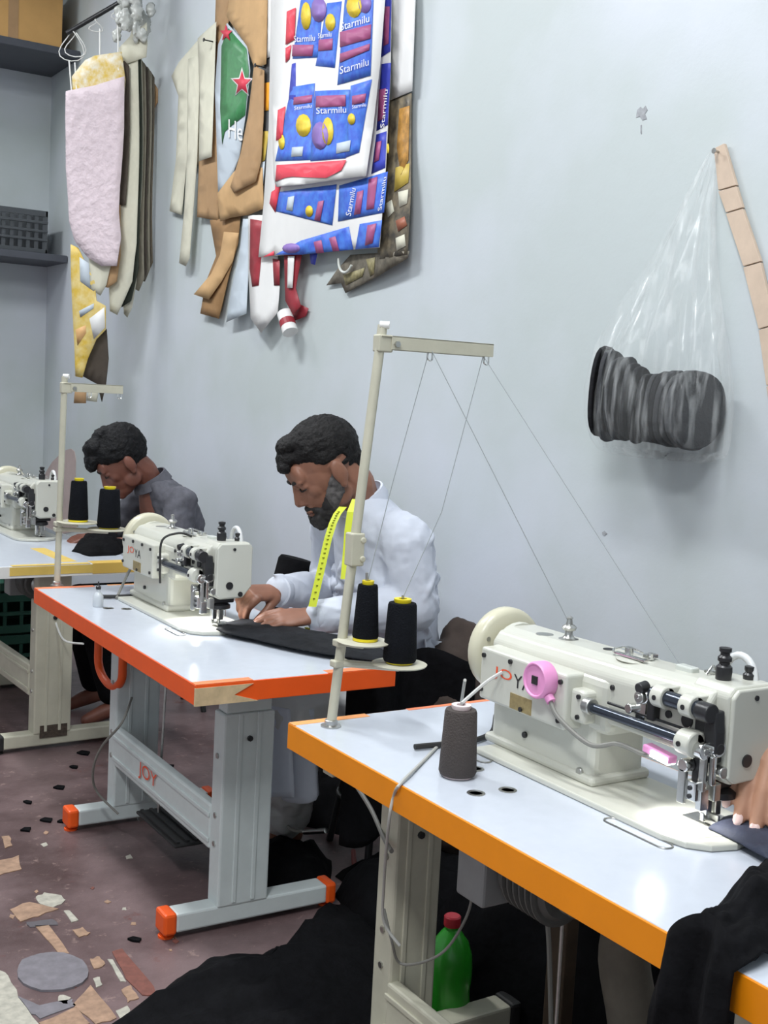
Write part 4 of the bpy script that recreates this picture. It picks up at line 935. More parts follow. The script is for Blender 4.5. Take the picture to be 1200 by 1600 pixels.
for a, b, c in ((shL, elL, wrL), (shR, elR, wrR)): sk.caps([nb+V((.03, 0, -.1)), a, b, b.lerp(c, .4), c], [.07, .045, .038, .036, .026])
h1 = hand_M(wrL, V(PT(395, 968, 3.10))-wrL, (-.15, -.35, .93))
tipsL = hand_prims(sk, h1, 1.12, True, [(.25, .35, .3), (.2, .3, .3), (.2, .35, .3), (.25, .4, .3)], .07, ((.8, .5, -.3), (.98, .1, -.2)))
h2 = hand_M(wrR, V(PT(362, 930, 3.20))-wrR+V((0, 0, .0)), (.0, -.35, .95))
tipsR = hand_prims(sk, h2, 1.12, False, [(.75, .8, .5), (.85, .8, .5), (.9, .9, .5), (1., .9, .5)], .06, ((.8, .35, -.6), (.75, .05, -.75)))
# feet
ft = V(PT(402, 1296, 3.42)); fpos = [V((1.72, 3.40, .045)), V((1.70, 3.22, .045))]
for f in fpos: sk.caps([f+V((.07, 0, .10)), f+V((.06, 0, .02)), f+V((-.02, 0, .0)), f+V((-.10, -.02, -.02))], [.036, .036, .034, .024])
SK = obj('body', sk, m_skin, man, world=True); remesh(SK, .0042, 5)
nails(tipsL[:4], SK, mat('nail_pink', hexc('C79A88'), .35)); nails(tipsR[:2], SK, MATS['nail_pink'])
hq = hair_clumps(P, HM, hs, 1, lambda p: p.z > -.06 and not (p.x > .035 and p.z < .068) and not (p.x > -.042 and p.z < .030) and not (p.x > .012 and p.z < .045), n=460, sz=.0125, base=(.100, .078, .090),
                 tuft=[((.072, .0, .085), (.028, .045, .022)), ((.092, .01, .070), (.018, .03, .018)), ((.045, 0, .112), (.04, .05, .022)), ((-.03, .0, .058), (.088, .077, .079)), ((-.080, 0, -.01), (.030, .052, .055)), ((.012, 0, .066), (.060, .074, .060))])
m_hair2 = mat('dark_hair_greying', (.010, .009, .009), .65, spec=.25, var=.5, scale=50, bump=.6, bscale=120)
H = obj('hair', hq, m_hair2, SK, world=True); remesh(H, .005, 1, [('CLOUDS', .010, .008)])
bq = MB(); rg = random.Random(2)
def beardpt(p, r): bq.ell(P(*p), (r*1.3*hs, r*hs, r*1.1*hs), HM, 8, 6)
gq = {-1: MB(), 1: MB()}
for i in range(620):
    t = rg.random(); k = rg.choice((-1, 1))
    if t < .62:   # jawline from ear to chin
        u = rg.random(); x = -.004+.078*u; z = -.020-.072*u+rg.uniform(-.022, .020*(1-u)+.012); y = k*(.0735-.024*u-.020*u**3)
        if u < .62: gq[k].ell(P(x, y, z), (.0085*hs, .0055*hs, .009*hs), HM, 8, 6)
        else: beardpt((x, y*.95, z-.004), .0088)
    elif t < .85: beardpt((.080+rg.uniform(-.022, .014), rg.uniform(-.030, .030), -.098+rg.uniform(-.016, .012)), .0095)
    else:
        y = rg.uniform(-.030, .030); beardpt((.096-abs(y)*.65, y, -.057-abs(y)*.45+rg.uniform(-.003, .003)), .0065)
o = obj('beard', bq, mat('dark_beard', (.016, .014, .014), .7, var=.5, scale=60), SK, world=True); remesh(o, .0045, 2, [('CLOUDS', .012, .006)])
for k in (-1, 1): o = obj('grey_side_beard', gq[k], mat('grey_beard', (.10, .092, .09), .75, var=.5, scale=60), SK, world=True); remesh(o, .0045, 2, [('CLOUDS', .012, .005)])
m_brow = mat('dark_brow', (.02, .016, .014), .7)
def face_details(P, HM, hs, par):
    for k in (-1, 1):
        obj('eyebrow', MB().tube([P(.094, k*.010, .019), P(.094, k*.026, .024), P(.080, k*.046, .017)], .0045*hs, 8, 4), m_brow, par, smooth=True, world=True)
        obj('eyelash_line', MB().tube([P(.088, k*.018, .0), P(.0895, k*.030, -.005), P(.080, k*.046, -.002)], .0022*hs, 6, 4), m_brow, par, smooth=True, world=True)
    obj('mouth_line', MB().tube([P(.093, .022, -.0715), P(.1015, 0, -.071), P(.093, -.022, -.0715)], .0018*hs, 6, 4), mat('lip_shadow', hexc('4A2A24'), .6), par, smooth=True, world=True)
face_details(P, HM, hs, SK)
# long white shirt
m_kurta = mat('white_cotton', hexc('CDD2DE'), .8, var=.02, scale=20, bump=.4, bscale=9)
kq = MB()
def tor(pts, fa=R(10)):
    ex = V((math.cos(fa), -math.sin(fa), 0)); ey = V((math.sin(fa), math.cos(fa), 0))
    return [(V(c), ex*a, ey*b) for c, a, b in pts]
kq.loft(tor([((2.03, 3.15, .40), .17, .20), ((2.03, 3.15, .55), .165, .20), ((2.04, 3.15, .68), .155, .19), ((2.03, 3.15, .82), .15, .195), ((2.01, 3.15, .93), .145, .205), ((1.975, 3.15, 1.03), .13, .20), ((1.94, 3.145, 1.105), .10, .15), ((1.908, 3.14, 1.15), .075, .085)]), 32)
for a, b, c, e in ((shL, elL, wrL, 1), (shR, elR, wrR, 0)):
    kq.caps([a, a.lerp(b, .5), b], [.082, .076, .070]); kq.caps([b, b.lerp(c, .5), c.lerp(b, .06)], [.072, .066, .052], 16)
kq.caps([V((1.95, 3.0, 1.05)), V((1.94, 3.3, 1.06))], [.075, .075])
def folds(a, b, ra, rb, n, seed, rad=.010):
    rf = random.Random(seed); e1, e2 = kq.frame(b-a)
    for _ in range(n):
        t0 = rf.uniform(-.15, .8); t1 = t0+rf.uniform(.15, .5); f0 = rf.uniform(0, 6.28); f1 = f0+rf.choice((-1, 1))*rf.uniform(.5, 1.5)
        pts = []
        for j in range(7):
            u = j/6; t = t0+(t1-t0)*u; f = f0+(f1-f0)*u; r_ = (ra+(rb-ra)*max(0, min(1, t)))*.99
            pts.append(a.lerp(b, t)+(e1*math.cos(f)+e2*math.sin(f))*r_)
        kq.caps(pts, [rad*(.35+.65*math.sin(math.pi*j/6)) for j in range(7)], 8)
folds(shL, elL, .08, .07, 12, 1); folds(elL, wrL, .07, .05, 12, 2, .008); folds(elR, wrR, .07, .05, 10, 3, .008); folds(shR, elR, .08, .07, 6, 4)
rf = random.Random(8)
for _ in range(16):
    z0_ = rf.uniform(.62, 1.0); th_ = rf.uniform(0, 6.28); pts = []
    for j in range(7):
        z_j = z0_-j*.022; tt = th_+j*.08*rf.choice((-1, 1)); k_ = (1.02-z_j)*.1
        pts.append(V((2.0+k_+(.148)*math.cos(tt), 3.15+.2*math.sin(tt), z_j)))
    kq.caps(pts, [.011*(.35+.65*math.sin(math.pi*j/6)) for j in range(7)], 8)
K = obj('long_shirt', kq, m_kurta, man, world=True); remesh(K, .006, 5, [('CLOUDS', .12, .016), ('MARBLE', .07, .006)])
for a, b in ((elL, wrL), (elR, wrR)):
    d = (b-a).normalized(); obj('cuff', MB().lathe(b-d*.035, d, [(.046, 0), (.05, .006), (.049, .03), (.044, .034), (.040, .03), (.040, .004)], 24), m_kurta, K, smooth=True, world=True)
obj('collar', MB().lathe(V((1.915, 3.14, 1.125)), V((-.5, 0, .86)), [(.086, 0), (.088, .012), (.082, .040), (.076, .042), (.078, .01)], 28), m_kurta, K, smooth=True, world=True)
obj('button', MB().ell(P(.012, .02, -.165), (.006, .006, .006)), m_wire, K, smooth=True, world=True)
# shirt tail and loose trousers
tq = MB()
for kn, an, hp in ((V((1.63, 3.06, .50)), V((1.74, 3.22, .13)), V((2.0, 3.05, .50))), (V((1.63, 3.28, .50)), V((1.755, 3.40, .13)), V((2.0, 3.25, .50)))):
    tq.caps([hp, kn, kn.lerp(an, .5), an], [.12, .10, .095, .078])
o = obj('trousers', tq, mat('off_white_cotton', hexc('C3C4C4'), .85, var=.03, bump=.3, bscale=20), man, world=True); remesh(o, .009, 6, [('CLOUDS', .08, .04)])
def cloth(name, fn, ns, nt, mt, parent=None, th=.003, world=True):
    q = MB(); q.add([fn(i/ns, j/nt) for i in range(ns+1) for j in range(nt+1)], [(i*(nt+1)+j, (i+1)*(nt+1)+j, (i+1)*(nt+1)+j+1, i*(nt+1)+j+1) for i in range(ns) for j in range(nt)])
    o = obj(name, q, mt, parent, smooth=True, world=world, angle=180); solid(o, th, 0); return o
def fnz(p, s=1., k=1.): return noise.noise(V(p)*s)*k
tA, tB = V(PT(378, 1105, 3.0)), V(PT(475, 1105, 3.0))
cloth('shirt_tail', lambda s, t: tA.lerp(tB, s)+V((.02*math.sin(s*14), .035*math.sin(s*17+1)-.05*t, -t*(.33-.10*s+.03*math.sin(s*9)))), 24, 14, m_kurta, man)
cloth('shirt_tail', lambda s, t: V(PT(665, 1000, 2.93)).lerp(V(PT(700, 1000, 3.05)), s)+V((.02*math.sin(t*4), .03*math.sin(s*9), -t*.36)), 10, 14, m_kurta, man)
# tape measure
tm = thing('tape_measure', 'yellow tape measure hanging round the bearded man\'s neck', 'tape measure', tuple(nb))
m_tape = mat('neon_yellow_tape', hexc('DCE63A'), .5)
def ribbon(name, pts, wv, mt, par, w=.011):
    pts = [V(p) for p in pts]; n = len(pts); q = MB(); vs = []
    for p in pts: vs += [p-V(wv)*w, p+V(wv)*w]
    q.add(vs, [(2*i, 2*i+1, 2*i+3, 2*i+2) for i in range(n-1)]); o = obj(name, q, mt, par, world=True); solid(o, .0012, 0); return o
tpx = [(536, 792, 3.0), (527, 803, 2.99), (520, 818, 2.985), (513, 840, 2.98), (506, 870, 2.975), (498, 905, 2.97), (488, 948, 2.965)]
ribbon('tape_band', [PT(*p_) for p_ in tpx], (.85, -.5, 0), m_tape, tm, .0115)
ribbon('tape_band', [PT(*p_) for p_ in [(556, 780, 2.93), (548, 800, 2.92), (544, 830, 2.915), (541, 870, 2.91), (538, 905, 2.90)]], (.85, -.5, 0), m_tape, tm, .011)
for i in range(22):
    t = i/21*5.0+.7; k = int(t); f = t-k; a, b = tpx[min(k, 5)], tpx[min(k+1, 6)]; p_ = V(PT(*(x+(y-x)*f for x, y in zip(a, b))))
    obj('tape_mark', MB().box(p_-V((.001, .0035, .0012))-V((.004, .0, 0)), p_+V((.001, -.0005, .0012))), mat('tape_print', hexc('7D8420'), .6), tm, world=True)
tag(obj('tape_end', MB().box(onZ(476, 982, ZT+.002), onZ(486, 985, ZT+.002)+V((.004, .01, .004))), m_tape), 'yellow tape end lying on the cloth under the man\'s wrist', 'tape end')
# stool under the man
def stool(label, x, y, h):
    t = thing('stool', label, 'stool', (x, y, 0)); mt = mat('dark_stool_steel', (.03, .03, .03), .5)
    obj('seat', MB().lathe((0, 0, h-.04), (0, 0, 1), [(.15, 0), (.165, .01), (.165, .03), (.15, .04), (0, .04)], 28), m_rubber, t, smooth=True)
    for i in range(4):
        a = math.pi/4+i*math.pi/2; obj('leg', MB().tube([(.11*math.cos(a), .11*math.sin(a), h-.04), (.17*math.cos(a), .17*math.sin(a), 0)], .012, 10), mt, t)
    obj('foot_ring', MB().tube([(.145*math.cos(a), .145*math.sin(a), .18) for a in [2*math.pi*i/24 for i in range(25)]], .007, 8), mt, t)
stool('dark round stool under the bearded man', 2.05, 3.15, .38)
stool('dark round stool under the young man', 2.05, 4.97, .38)

# ---------------------------------------------------------------- young man
boy = thing('person', 'young man in a grey patterned shirt bending over the far table', 'person', (2.0, 4.97, 0))
hc = V((1.792, 4.95, 1.115)); HM = head_frame(R(8), R(38)); hs = 1.13
sk = MB(); P = head_prims(sk, hc, HM, hs, .92)
nb = V((1.93, 4.96, 1.01))
sk.caps([P(-.03, 0, -.02), P(-.045, 0, -.075), nb, nb+V((.03, 0, -.1))], [.058*hs, .053*hs, .06, .08])
shL, shR = V((2.0, 4.79, .955)), V((1.97, 5.14, .965))
elL, wrL = V((1.965, 4.74, .80)), V(PT(196, 847, 4.80))
elR, wrR = V((1.87, 5.18, .82)), V(PT(160, 838, 5.02))
sk.caps([nb+V((.03, 0, -.1)), V((2.03, 4.97, .75)), V((2.04, 4.97, .52))], [.08, .09, .10])
for a, b, c in ((shL, elL, wrL), (shR, elR, wrR)): sk.caps([nb+V((.03, 0, -.1)), a, b, b.lerp(c, .4), c], [.06, .045, .038, .037, .026])
hand_prims(sk, hand_M(wrL, V(PT(140, 850, 4.86))-wrL, (0, -.2, 1)), 1.1, True, [(.3, .4, .3)]*4, .06)
hand_prims(sk, hand_M(wrR, V(PT(115, 842, 5.05))-wrR, (0, -.2, 1)), 1.1, False, [(.3, .4, .3)]*4, .06)
for f in (V((1.72, 4.85, .045)), V((1.72, 5.1, .045))): sk.caps([f+V((.07, 0, .10)), f+V((.06, 0, .02)), f+V((-.02, 0, .0)), f+V((-.10, -.02, -.02))], [.036, .036, .034, .024])
SK = obj('body', sk, m_skin2, boy, world=True); remesh(SK, .005, 5)
hq = hair_clumps(P, HM, hs, 4, lambda p: p.z > -.05 and not (p.x > .035 and p.z < .055) and not (p.x > -.042 and p.z < .028), n=420, sz=.015, base=(.102, .080, .094),
                 tuft=[((.085, 0, .078), (.035, .052, .030)), ((.105, .005, .062), (.022, .04, .024)), ((.05, 0, .115), (.05, .06, .032)), ((.0, .0, .138), (.045, .045, .022)), ((-.03, .0, .060), (.098, .085, .09)), ((-.07, 0, .01), (.035, .058, .05)), ((.03, 0, .07), (.062, .077, .062))])
H = obj('hair', hq, m_hair, SK, world=True); remesh(H, .006, 1, [('CLOUDS', .012, .012)])
face_details(P, HM, hs, SK)
m_shirt = mat('grey_plaid_shirt', hexc('5C5C64'), .85, var=.22, scale=22, bump=.3, bscale=20)
kq = MB()
kq.loft(tor([((2.04, 4.97, .46), .14, .17), ((2.05, 4.97, .60), .135, .17), ((2.06, 4.97, .74), .13, .175), ((2.05, 4.97, .85), .125, .185), ((2.02, 4.965, .945), .12, .18), ((1.98, 4.96, 1.01), .095, .14), ((1.94, 4.96, 1.045), .068, .08)], R(8)), 32)
for a, b, c in ((shL, elL, wrL), (shR, elR, wrR)):
    kq.caps([a, a.lerp(b, .5), b], [.075, .07, .064]); kq.caps([b, b.lerp(c, .35)], [.062, .056])
kq.caps([V((1.99, 4.82, .955)), V((1.97, 5.1, .96))], [.068, .068])
K = obj('shirt', kq, m_shirt, boy, world=True); remesh(K, .009, 7, [('CLOUDS', .08, .03)])
obj('collar', MB().lathe(V((1.940, 4.96, 1.015)), V((-.5, 0, .86)), [(.082, 0), (.09, .004), (.078, .05), (.072, .05), (.074, .01)], 28), m_shirt, K, smooth=True, world=True)
tq = MB()
for kn, an, hp in ((V((1.66, 4.88, .49)), V((1.74, 4.86, .13)), V((2.03, 4.88, .47))), (V((1.66, 5.08, .49)), V((1.74, 5.1, .13)), V((2.03, 5.08, .47)))): tq.caps([hp, kn, kn.lerp(an, .5), an], [.10, .08, .07, .06])
o = obj('trousers', tq, m_dark, boy, world=True); remesh(o, .01, 5)

# ---------------------------------------------------------------- third worker, only the hands reach into view
wk = thing('person', 'worker at the right edge pressing dark cloth under the foreground machine', 'person', (2.0, 1.22, 0))
sk = MB(); hc = V((1.93, 1.13, 1.22)); HM = head_frame(R(0), R(30)); P = head_prims(sk, hc, HM, 1.12); nb = V((2.05, 1.13, 1.07))
sk.caps([P(-.03, 0, -.02), P(-.045, 0, -.075), nb, nb+V((.03, 0, -.1)), V((2.1, 1.13, .75)), V((2.1, 1.13, .52))], [.065, .06, .064, .085, .10, .11])
tipR = onZ(1168, 1285, ZT+.022); knR = V((1.612, 1.303, .905)); wrR = V((1.680, 1.332, .972))
wrL = onZ(1362, 1372, ZT+.04)
elR, elL = V((2.02, 1.36, .93)), V((2.04, .93, .90)); shR, shL = V((2.07, 1.32, 1.03)), V((2.07, .94, 1.03))
for a, b, c in ((shL, elL, wrL), (shR, elR, wrR)): sk.caps([nb+V((.03, 0, -.1)), a, b, b.lerp(c, .4), c], [.06, .045, .038, .036, .027])
tipsR = hand_prims(sk, hand_M(wrR, knR-wrR, (-.75, -.35, .6)), 1.3, False, [(.35, .15, .0), (.35, .12, .0), (.35, .12, .0), (.4, .15, .0)], .02, ((.8, .5, -.35), (.95, .1, -.25)), fat=1.2)
tipsL = hand_prims(sk, hand_M(wrL, onZ(1240, 1336, ZT+.03)-wrL, (-.1, -.3, .9)), 1.12, True, [(.2, .3, .2)]*4, .05)
m_skin3 = mat('light_brown_skin', hexc('B98A70'), .5, var=.08, scale=18)
SK = obj('body', sk, m_skin3, wk, world=True); remesh(SK, .0038, 3)
nails(tipsR[:4], SK, mat('nail_pale', hexc('E2C3BC'), .3)); nails(tipsL[:4], SK, MATS['nail_pale'])
hq = hair_clumps(P, HM, 1.12, 9, lambda p: p.z > -.04 and not (p.x > .035 and p.z < .068) and not (p.x > -.02 and p.z < .02), n=300); o = obj('hair', hq, m_hair, SK, world=True); remesh(o, .007, 1)
face_details(P, HM, 1.12, SK)
kq = MB(); kq.loft(tor([((2.1, 1.13, .46), .15, .19), ((2.1, 1.13, .7), .14, .19), ((2.09, 1.13, .88), .13, .2), ((2.07, 1.13, 1.0), .12, .19), ((2.05, 1.13, 1.06), .09, .13), ((2.04, 1.13, 1.10), .07, .085)], 0), 30)
for a, b, c in ((shL, elL, wrL), (shR, elR, wrR)): kq.caps([a, a.lerp(b, .5), b], [.08, .075, .066]); kq.caps([b, b.lerp(c, .85)], [.066, .046])
o = obj('shirt', kq, m_shirt, wk, world=True); remesh(o, .01, 6, [('CLOUDS', .08, .03)])
tq = MB()
for yy in (1.04, 1.24): tq.caps([V((2.08, yy, .47)), V((1.76, yy, .48)), V((1.78, yy, .3)), V((1.8, yy, .12))], [.11, .09, .08, .07])
o = obj('trousers', tq, m_dark, wk, world=True); remesh(o, .01, 5)
stool('dark round stool under the worker at the right edge', 2.1, 1.13, .37)

# ================================================================== cloth
def heap(name, label, px, h, mt, cat='cloth', seed=0, z0=0., freq=9., amp=.02, group=None, rings=12, world_pts=None):
    B = world_pts or [onZ(u, v, z0) for u, v in px]
    Bs = []
    for i in range(len(B)):
        for j in range(5): Bs.append(B[i].lerp(B[(i+1) % len(B)], j/5))
    c = sum(Bs, V((0, 0, 0)))/len(Bs); n = len(Bs); q = MB(); vs = []
    for k in range(rings+1):
        t = k/rings
        for b in Bs:
            p = c.lerp(b, t); hh = h*(1-t**2.2)
            p = p+V((fnz((p.x, p.y, seed), freq, amp*.6)*(t > .9), fnz((p.y, p.x, seed), freq, amp*.6)*(t > .9), 0))
            rid = abs(fnz((p.x, p.y, seed+3), freq, 1))
            p.z = z0+.003+max(0, hh+(amp*(1-2*rid)+fnz((p.x, p.y, seed+9), freq*3, amp*.35))*min(1, (1-t)*5)); vs.append(p)
    fs = [(k*n+i, k*n+(i+1) % n, (k+1)*n+(i+1) % n, (k+1)*n+i) for k in range(rings) for i in range(n)]
    m_ = len(vs); vs += [V((v.x, v.y, z0+.0005)) for v in vs[rings*n:]]
    fs += [(rings*n+i, rings*n+(i+1) % n, m_+(i+1) % n, m_+i) for i in range(n)]+[tuple(reversed(range(m_, m_+n)))]
    q.add(vs, fs); o = obj(name, q, mt, smooth=True, angle=180); return tag(o, label, cat, group)
heap('cloth_heap', 'big heap of black cloth on the floor at the bottom of the photo', [(150,1625),(196,1594),(216,1578),(262,1552),(296,1528),(330,1532),(352,1540),(398,1528),(440,1512),(478,1492),(508,1482),(520,1440),(540,1412),(570,1420),(620,1500),(700,1640),(600,1720),(300,1700)], .055, m_dark, seed=2, amp=.03, freq=8)
heap('cloth_heap', 'black cloth heaped on the floor between the two nearer tables', [(520,1400),(560,1370),(600,1350),(660,1370),(700,1430),(640,1480),(560,1450)], .10, m_dark, seed=5, amp=.03)
heap('cloth_heap', 'black and white cloth scraps heap behind the white table leg', [(372,1390),(372,1350),(420,1335),(470,1330),(520,1345),(515,1385),(440,1395)], .07, m_dark, seed=8, amp=.03)
heap('cloth_heap', 'low black cloth heap on the floor by the bearded man\'s stool', [(440,1250),(480,1215),(560,1200),(620,1230),(610,1290),(540,1310),(470,1290)], .16, m_dark, seed=11, amp=.04)
heap('cloth_heap', 'dark cloth heap deep under the foreground table', None, .34, m_dark, seed=14, amp=.06, world_pts=[V(p_) for p_ in ((1.74, 1.45, 0), (1.78, 1.9, 0), (1.66, 2.26, 0), (1.72, 2.5, 0), (2.0, 2.62, 0), (2.28, 2.4, 0), (2.3, 1.9, 0), (2.28, 1.45, 0), (2.0, 1.38, 0))])
heap('cloth_heap', 'flat black cloth spread under the foreground table beside the bottle', None, .04, m_dark, seed=17, amp=.02, world_pts=[V(p_) for p_ in ((1.36, 1.2, 0), (1.36, 1.5, 0), (1.5, 1.9, 0), (1.62, 2.05, 0), (1.72, 1.9, 0), (1.72, 1.4, 0), (1.6, 1.15, 0))])
heap('cloth_heap', 'black cloth spread on the floor below the bearded man', None, .05, m_dark, seed=19, amp=.03, world_pts=[V(p_) for p_ in ((1.78, 2.75, 0), (1.80, 3.0, 0), (1.95, 3.05, 0), (2.2, 3.0, 0), (2.28, 2.7, 0), (2.1, 2.66, 0))])
heap('cloth_scrap', 'white cloth offcut on the floor beside the white table leg', [(374,1372),(385,1352),(400,1362),(424,1380),(420,1392),(395,1394),(376,1396)], .02, m_kurta, 'cloth', seed=3, amp=.01)
# work pieces on the tables
Zc = ZT+.003
heap('work_cloth', 'charcoal cloth running from the needle past the bearded man\'s hands', [(338,984),(352,974),(380,968),(430,972),(480,985),(520,992),(570,1000),(620,1030),(606,1036),(560,1030),(500,1022),(440,1010),(390,998),(350,990)], .006, m_darkgrey, seed=4, z0=ZT+.0125, amp=.005, freq=16)
heap('work_cloth', 'black cloth under the young man\'s hands on the far table', [(113,862),(125,850),(150,838),(190,846),(205,858),(180,868),(140,870)], .05, m_dark, seed=6, z0=ZT, amp=.02, freq=14)
heap('work_cloth', 'dark blue-grey cloth under the needle of the foreground machine', [(1108,1296),(1130,1278),(1165,1270),(1230,1280),(1260,1330),(1200,1345),(1160,1320),(1130,1306)], .012, mat('slate_blue_cloth', hexc('33384A'), .7, var=.2, scale=20, bump=.3, bscale=40), seed=7, z0=ZT+.0135, amp=.006, freq=18)
FAR = [onZ(u, v, ZT) for u, v in ((1275,1290),(1200,1346),(1158,1391),(1128,1418),(1107,1439),(1080,1449),(1059,1463))]
NEAR = [onZ(u, v, ZT) for u, v in ((1420,1400),(1330,1440),(1290,1462),(1250,1482),(1220,1496),(1195,1508),(1172,1519))]
def pl(P_, t):
    k = min(int(t*(len(P_)-1)), len(P_)-2); return P_[k].lerp(P_[k+1], t*(len(P_)-1)-k)
def drape(s, t):
    n1 = fnz((s*3, t*9, 3.), 1, .022)+fnz((s*9, t*16, 8.), 1, .010)
    if t < .55:
        q_ = t/.55; p_ = pl(FAR, q_).lerp(pl(NEAR, q_), s); bump_ = math.sin(math.pi*min(1, max(0, s)))*.05*(.35+.65*math.sin(math.pi*min(1, q_*.9+.1)))
        return V((p_.x-.012*(q_ > .98), p_.y, ZT+.006+bump_+max(0, n1+.008)*min(1, s*6)))
    e = (t-.55)/.45; a_, b_ = FAR[-1], NEAR[-1]; p_ = a_.lerp(b_, s); wd = 1+.35*e
    y = a_.y+.0*e+(b_.y-a_.y)*s*wd
    return V((1.175-.02*math.sin(min(1, e*3)*math.pi/2)-.012*math.sin(s*9+e*2)+n1*.5, y, ZT+.006-.46*e+.05*math.sin(math.pi*s)*max(0, 1-e*4)))
o = cloth('draped_cloth', drape, 36, 60, m_dark, None, .004); tag(o, 'black cloth draped over the orange edge of the foreground table', 'cloth')
# brown garment and black roll behind the man
bg = V(PT(725, 1050, 2.95))
q = MB()
for dx, dy, dz, r in ((0, 0, .0, (.12, .09, .12)), (.03, .03, .09, (.08, .07, .07)), (-.04, -.05, -.10, (.12, .1, .12)), (.0, 0, -.25, (.13, .11, .15)), (0, 0, -.42, (.14, .12, .18))): q.ell(bg+V((dx-.02, dy, dz)), r)
q.v = [V((min(p_.x, XW-.012), p_.y, max(p_.z, .002))) for p_ in q.v]
o = obj('garment_pile', q, mat('dark_brown_cloth', hexc('40352F'), .85, var=.2, bump=.4, bscale=20)); remesh(o, .012, 5, [('CLOUDS', .07, .035)]); tag(o, 'dark brown garment pile beside the hand wheel of the foreground machine', 'cloth')
p0, p1 = V((1.76, 3.66, .02)), V((1.945, 3.62, .875)); LL = (p1-p0).length
o = obj('fabric_roll', MB().lathe(p0, p1-p0, [(.055, 0), (.062, .01), (.062, LL), (.055, LL+.012), (.02, LL+.014)], 24), m_dark, smooth=True); tag(o, 'black fabric roll standing between the bearded man and his machine', 'fabric roll')
def skirtcloth(s, t): return V((1.72+.42*s, 2.86-.05*math.sin(s*8), .70-.52*t+.02*math.sin(s*11+t*4)))
o = cloth('lap_cloth', skirtcloth, 24, 20, m_dark, None, .004); tag(o, 'black cloth hanging beside the bearded man below his table edge', 'cloth')

# ================================================================== under the tables and small things
GB = onZ(697, 1602, 0)
bt = thing('plastic_bottle', 'green plastic bottle with a red cap on the floor under the foreground table', 'bottle', (GB.x, GB.y, 0))
m_gb = mat('green_plastic', hexc('2F9E2A'), .3, var=.12, scale=14, coat=.3)
obj('bottle_body', MB().lathe((0, 0, 0), (0, 0, 1), [(.046, 0), (.052, .008), (.053, .06), (.050, .09), (.053, .12), (.053, .15), (.051, .175), (.042, .205), (.026, .228), (.017, .238), (.017, .252)], 36), m_gb, bt, smooth=True)
obj('bottle_cap', MB().lathe((0, 0, .245), (0, 0, 1), [(.019, 0), (.02, .003), (.02, .022), (.017, .025), (0, .025)], 24), mat('red_cap', hexc('C4323E'), .4), bt, smooth=True)
# motor boxes
def motor(label, x, y, rz=0, sz=1.):
    t = thing('motor_unit', label, 'motor', (x, y, ZT-.055), rz)
    g = mat('grey_motor_paint', hexc('8F9190'), .5, var=.06); g2 = mat('dark_motor_grey', hexc('5A5B58'), .5, var=.1)
    obj('mount_plate', MB().box((-.09, -.12, -.012), (.09, .12, -.0005)), g2, t)
    obj('control_box', MB().box((-.075, .0, -.17), (.02, .085, -.012)), g, t, bevel=.006)
    obj('motor_body', MB().lathe((.01, -.13, -.10), (0, 1, 0), [(.05, 0), (.062, .015), (.062, .12), (.05, .13)], 28), g2, t, smooth=True)
    for i in range(6): obj('cooling_fin', MB().lathe((.01, -.12+i*.017, -.10), (0, 1, 0), [(.064, 0), (.07, .002), (.07, .006), (.064, .008)], 28), g2, t)
    obj('pulley', MB().lathe((.01, -.17, -.10), (0, 1, 0), [(.03, 0), (.035, .004), (.026, .012), (.035, .02), (.035, .026), (.01, .03), (.01, .05)], 24), m_steel, t, smooth=True)
    obj('screw', MB().cyl((-.08, .042, -.07), (-.074, .042, -.07), .006), m_steel, t)
    return t
mp_ = onX(770, 1375, 1.36); motor('grey motor and switch box hanging under the foreground table', mp_.x+.03, mp_.y-.03)
motor('grey motor hanging under the bearded man\'s table', 1.46, 3.45)
motor('grey motor hanging under the far table', 1.42, 5.05)
# orange bracket near the far leg of table 2
c = onX(172, 1040, 1.34)
tag(obj('orange_bracket', MB().tube([V((c.x, c.y-.12, ZT-.051))]+[c+V((0, .12*math.cos(a), .065*math.sin(a))) for a in [math.pi+i*math.pi/14 for i in range(15)]]+[V((c.x, c.y+.12, ZT-.051))], .014, 10), m_orange, smooth=True), 'orange curved belt guard under the bearded man\'s table', 'belt guard')
# treadles and rods
def treadle(label, x, y, rz=0):
    t = thing('treadle', label, 'pedal', (x, y, 0), rz)
    q = MB().box((-.11, -.16, .115), (.11, .16, .125)); obj('pedal_plate', q, m_rubber, t, bevel=.004)
    for i in range(7): obj('pedal_rib', MB().box((-.10+i*.03, -.15, .125), (-.09+i*.03, .15, .131)), m_rubber, t)
    obj('pedal_axle', MB().cyl((0, -.40, .11), (0, .40, .11), .01), m_steel, t)
    for yy in (-.39, .39): obj('axle_post', MB().box((-.012, yy-.012, 0), (.012, yy+.012, .12)), m_steel, t)
    obj('pull_rod', MB().tube([(-.06, .10, .12), (-.03, .14, .64)], .004, 8), m_steel, t)
    obj('rod_joint', MB().cyl((-.052, .112, .22), (-.047, .118, .27), .009), m_steel, t)
treadle('black treadle between the white legs under the bearded man\'s table', 1.44, 3.30)
treadle('black treadle under the foreground table', 1.52, 1.50)
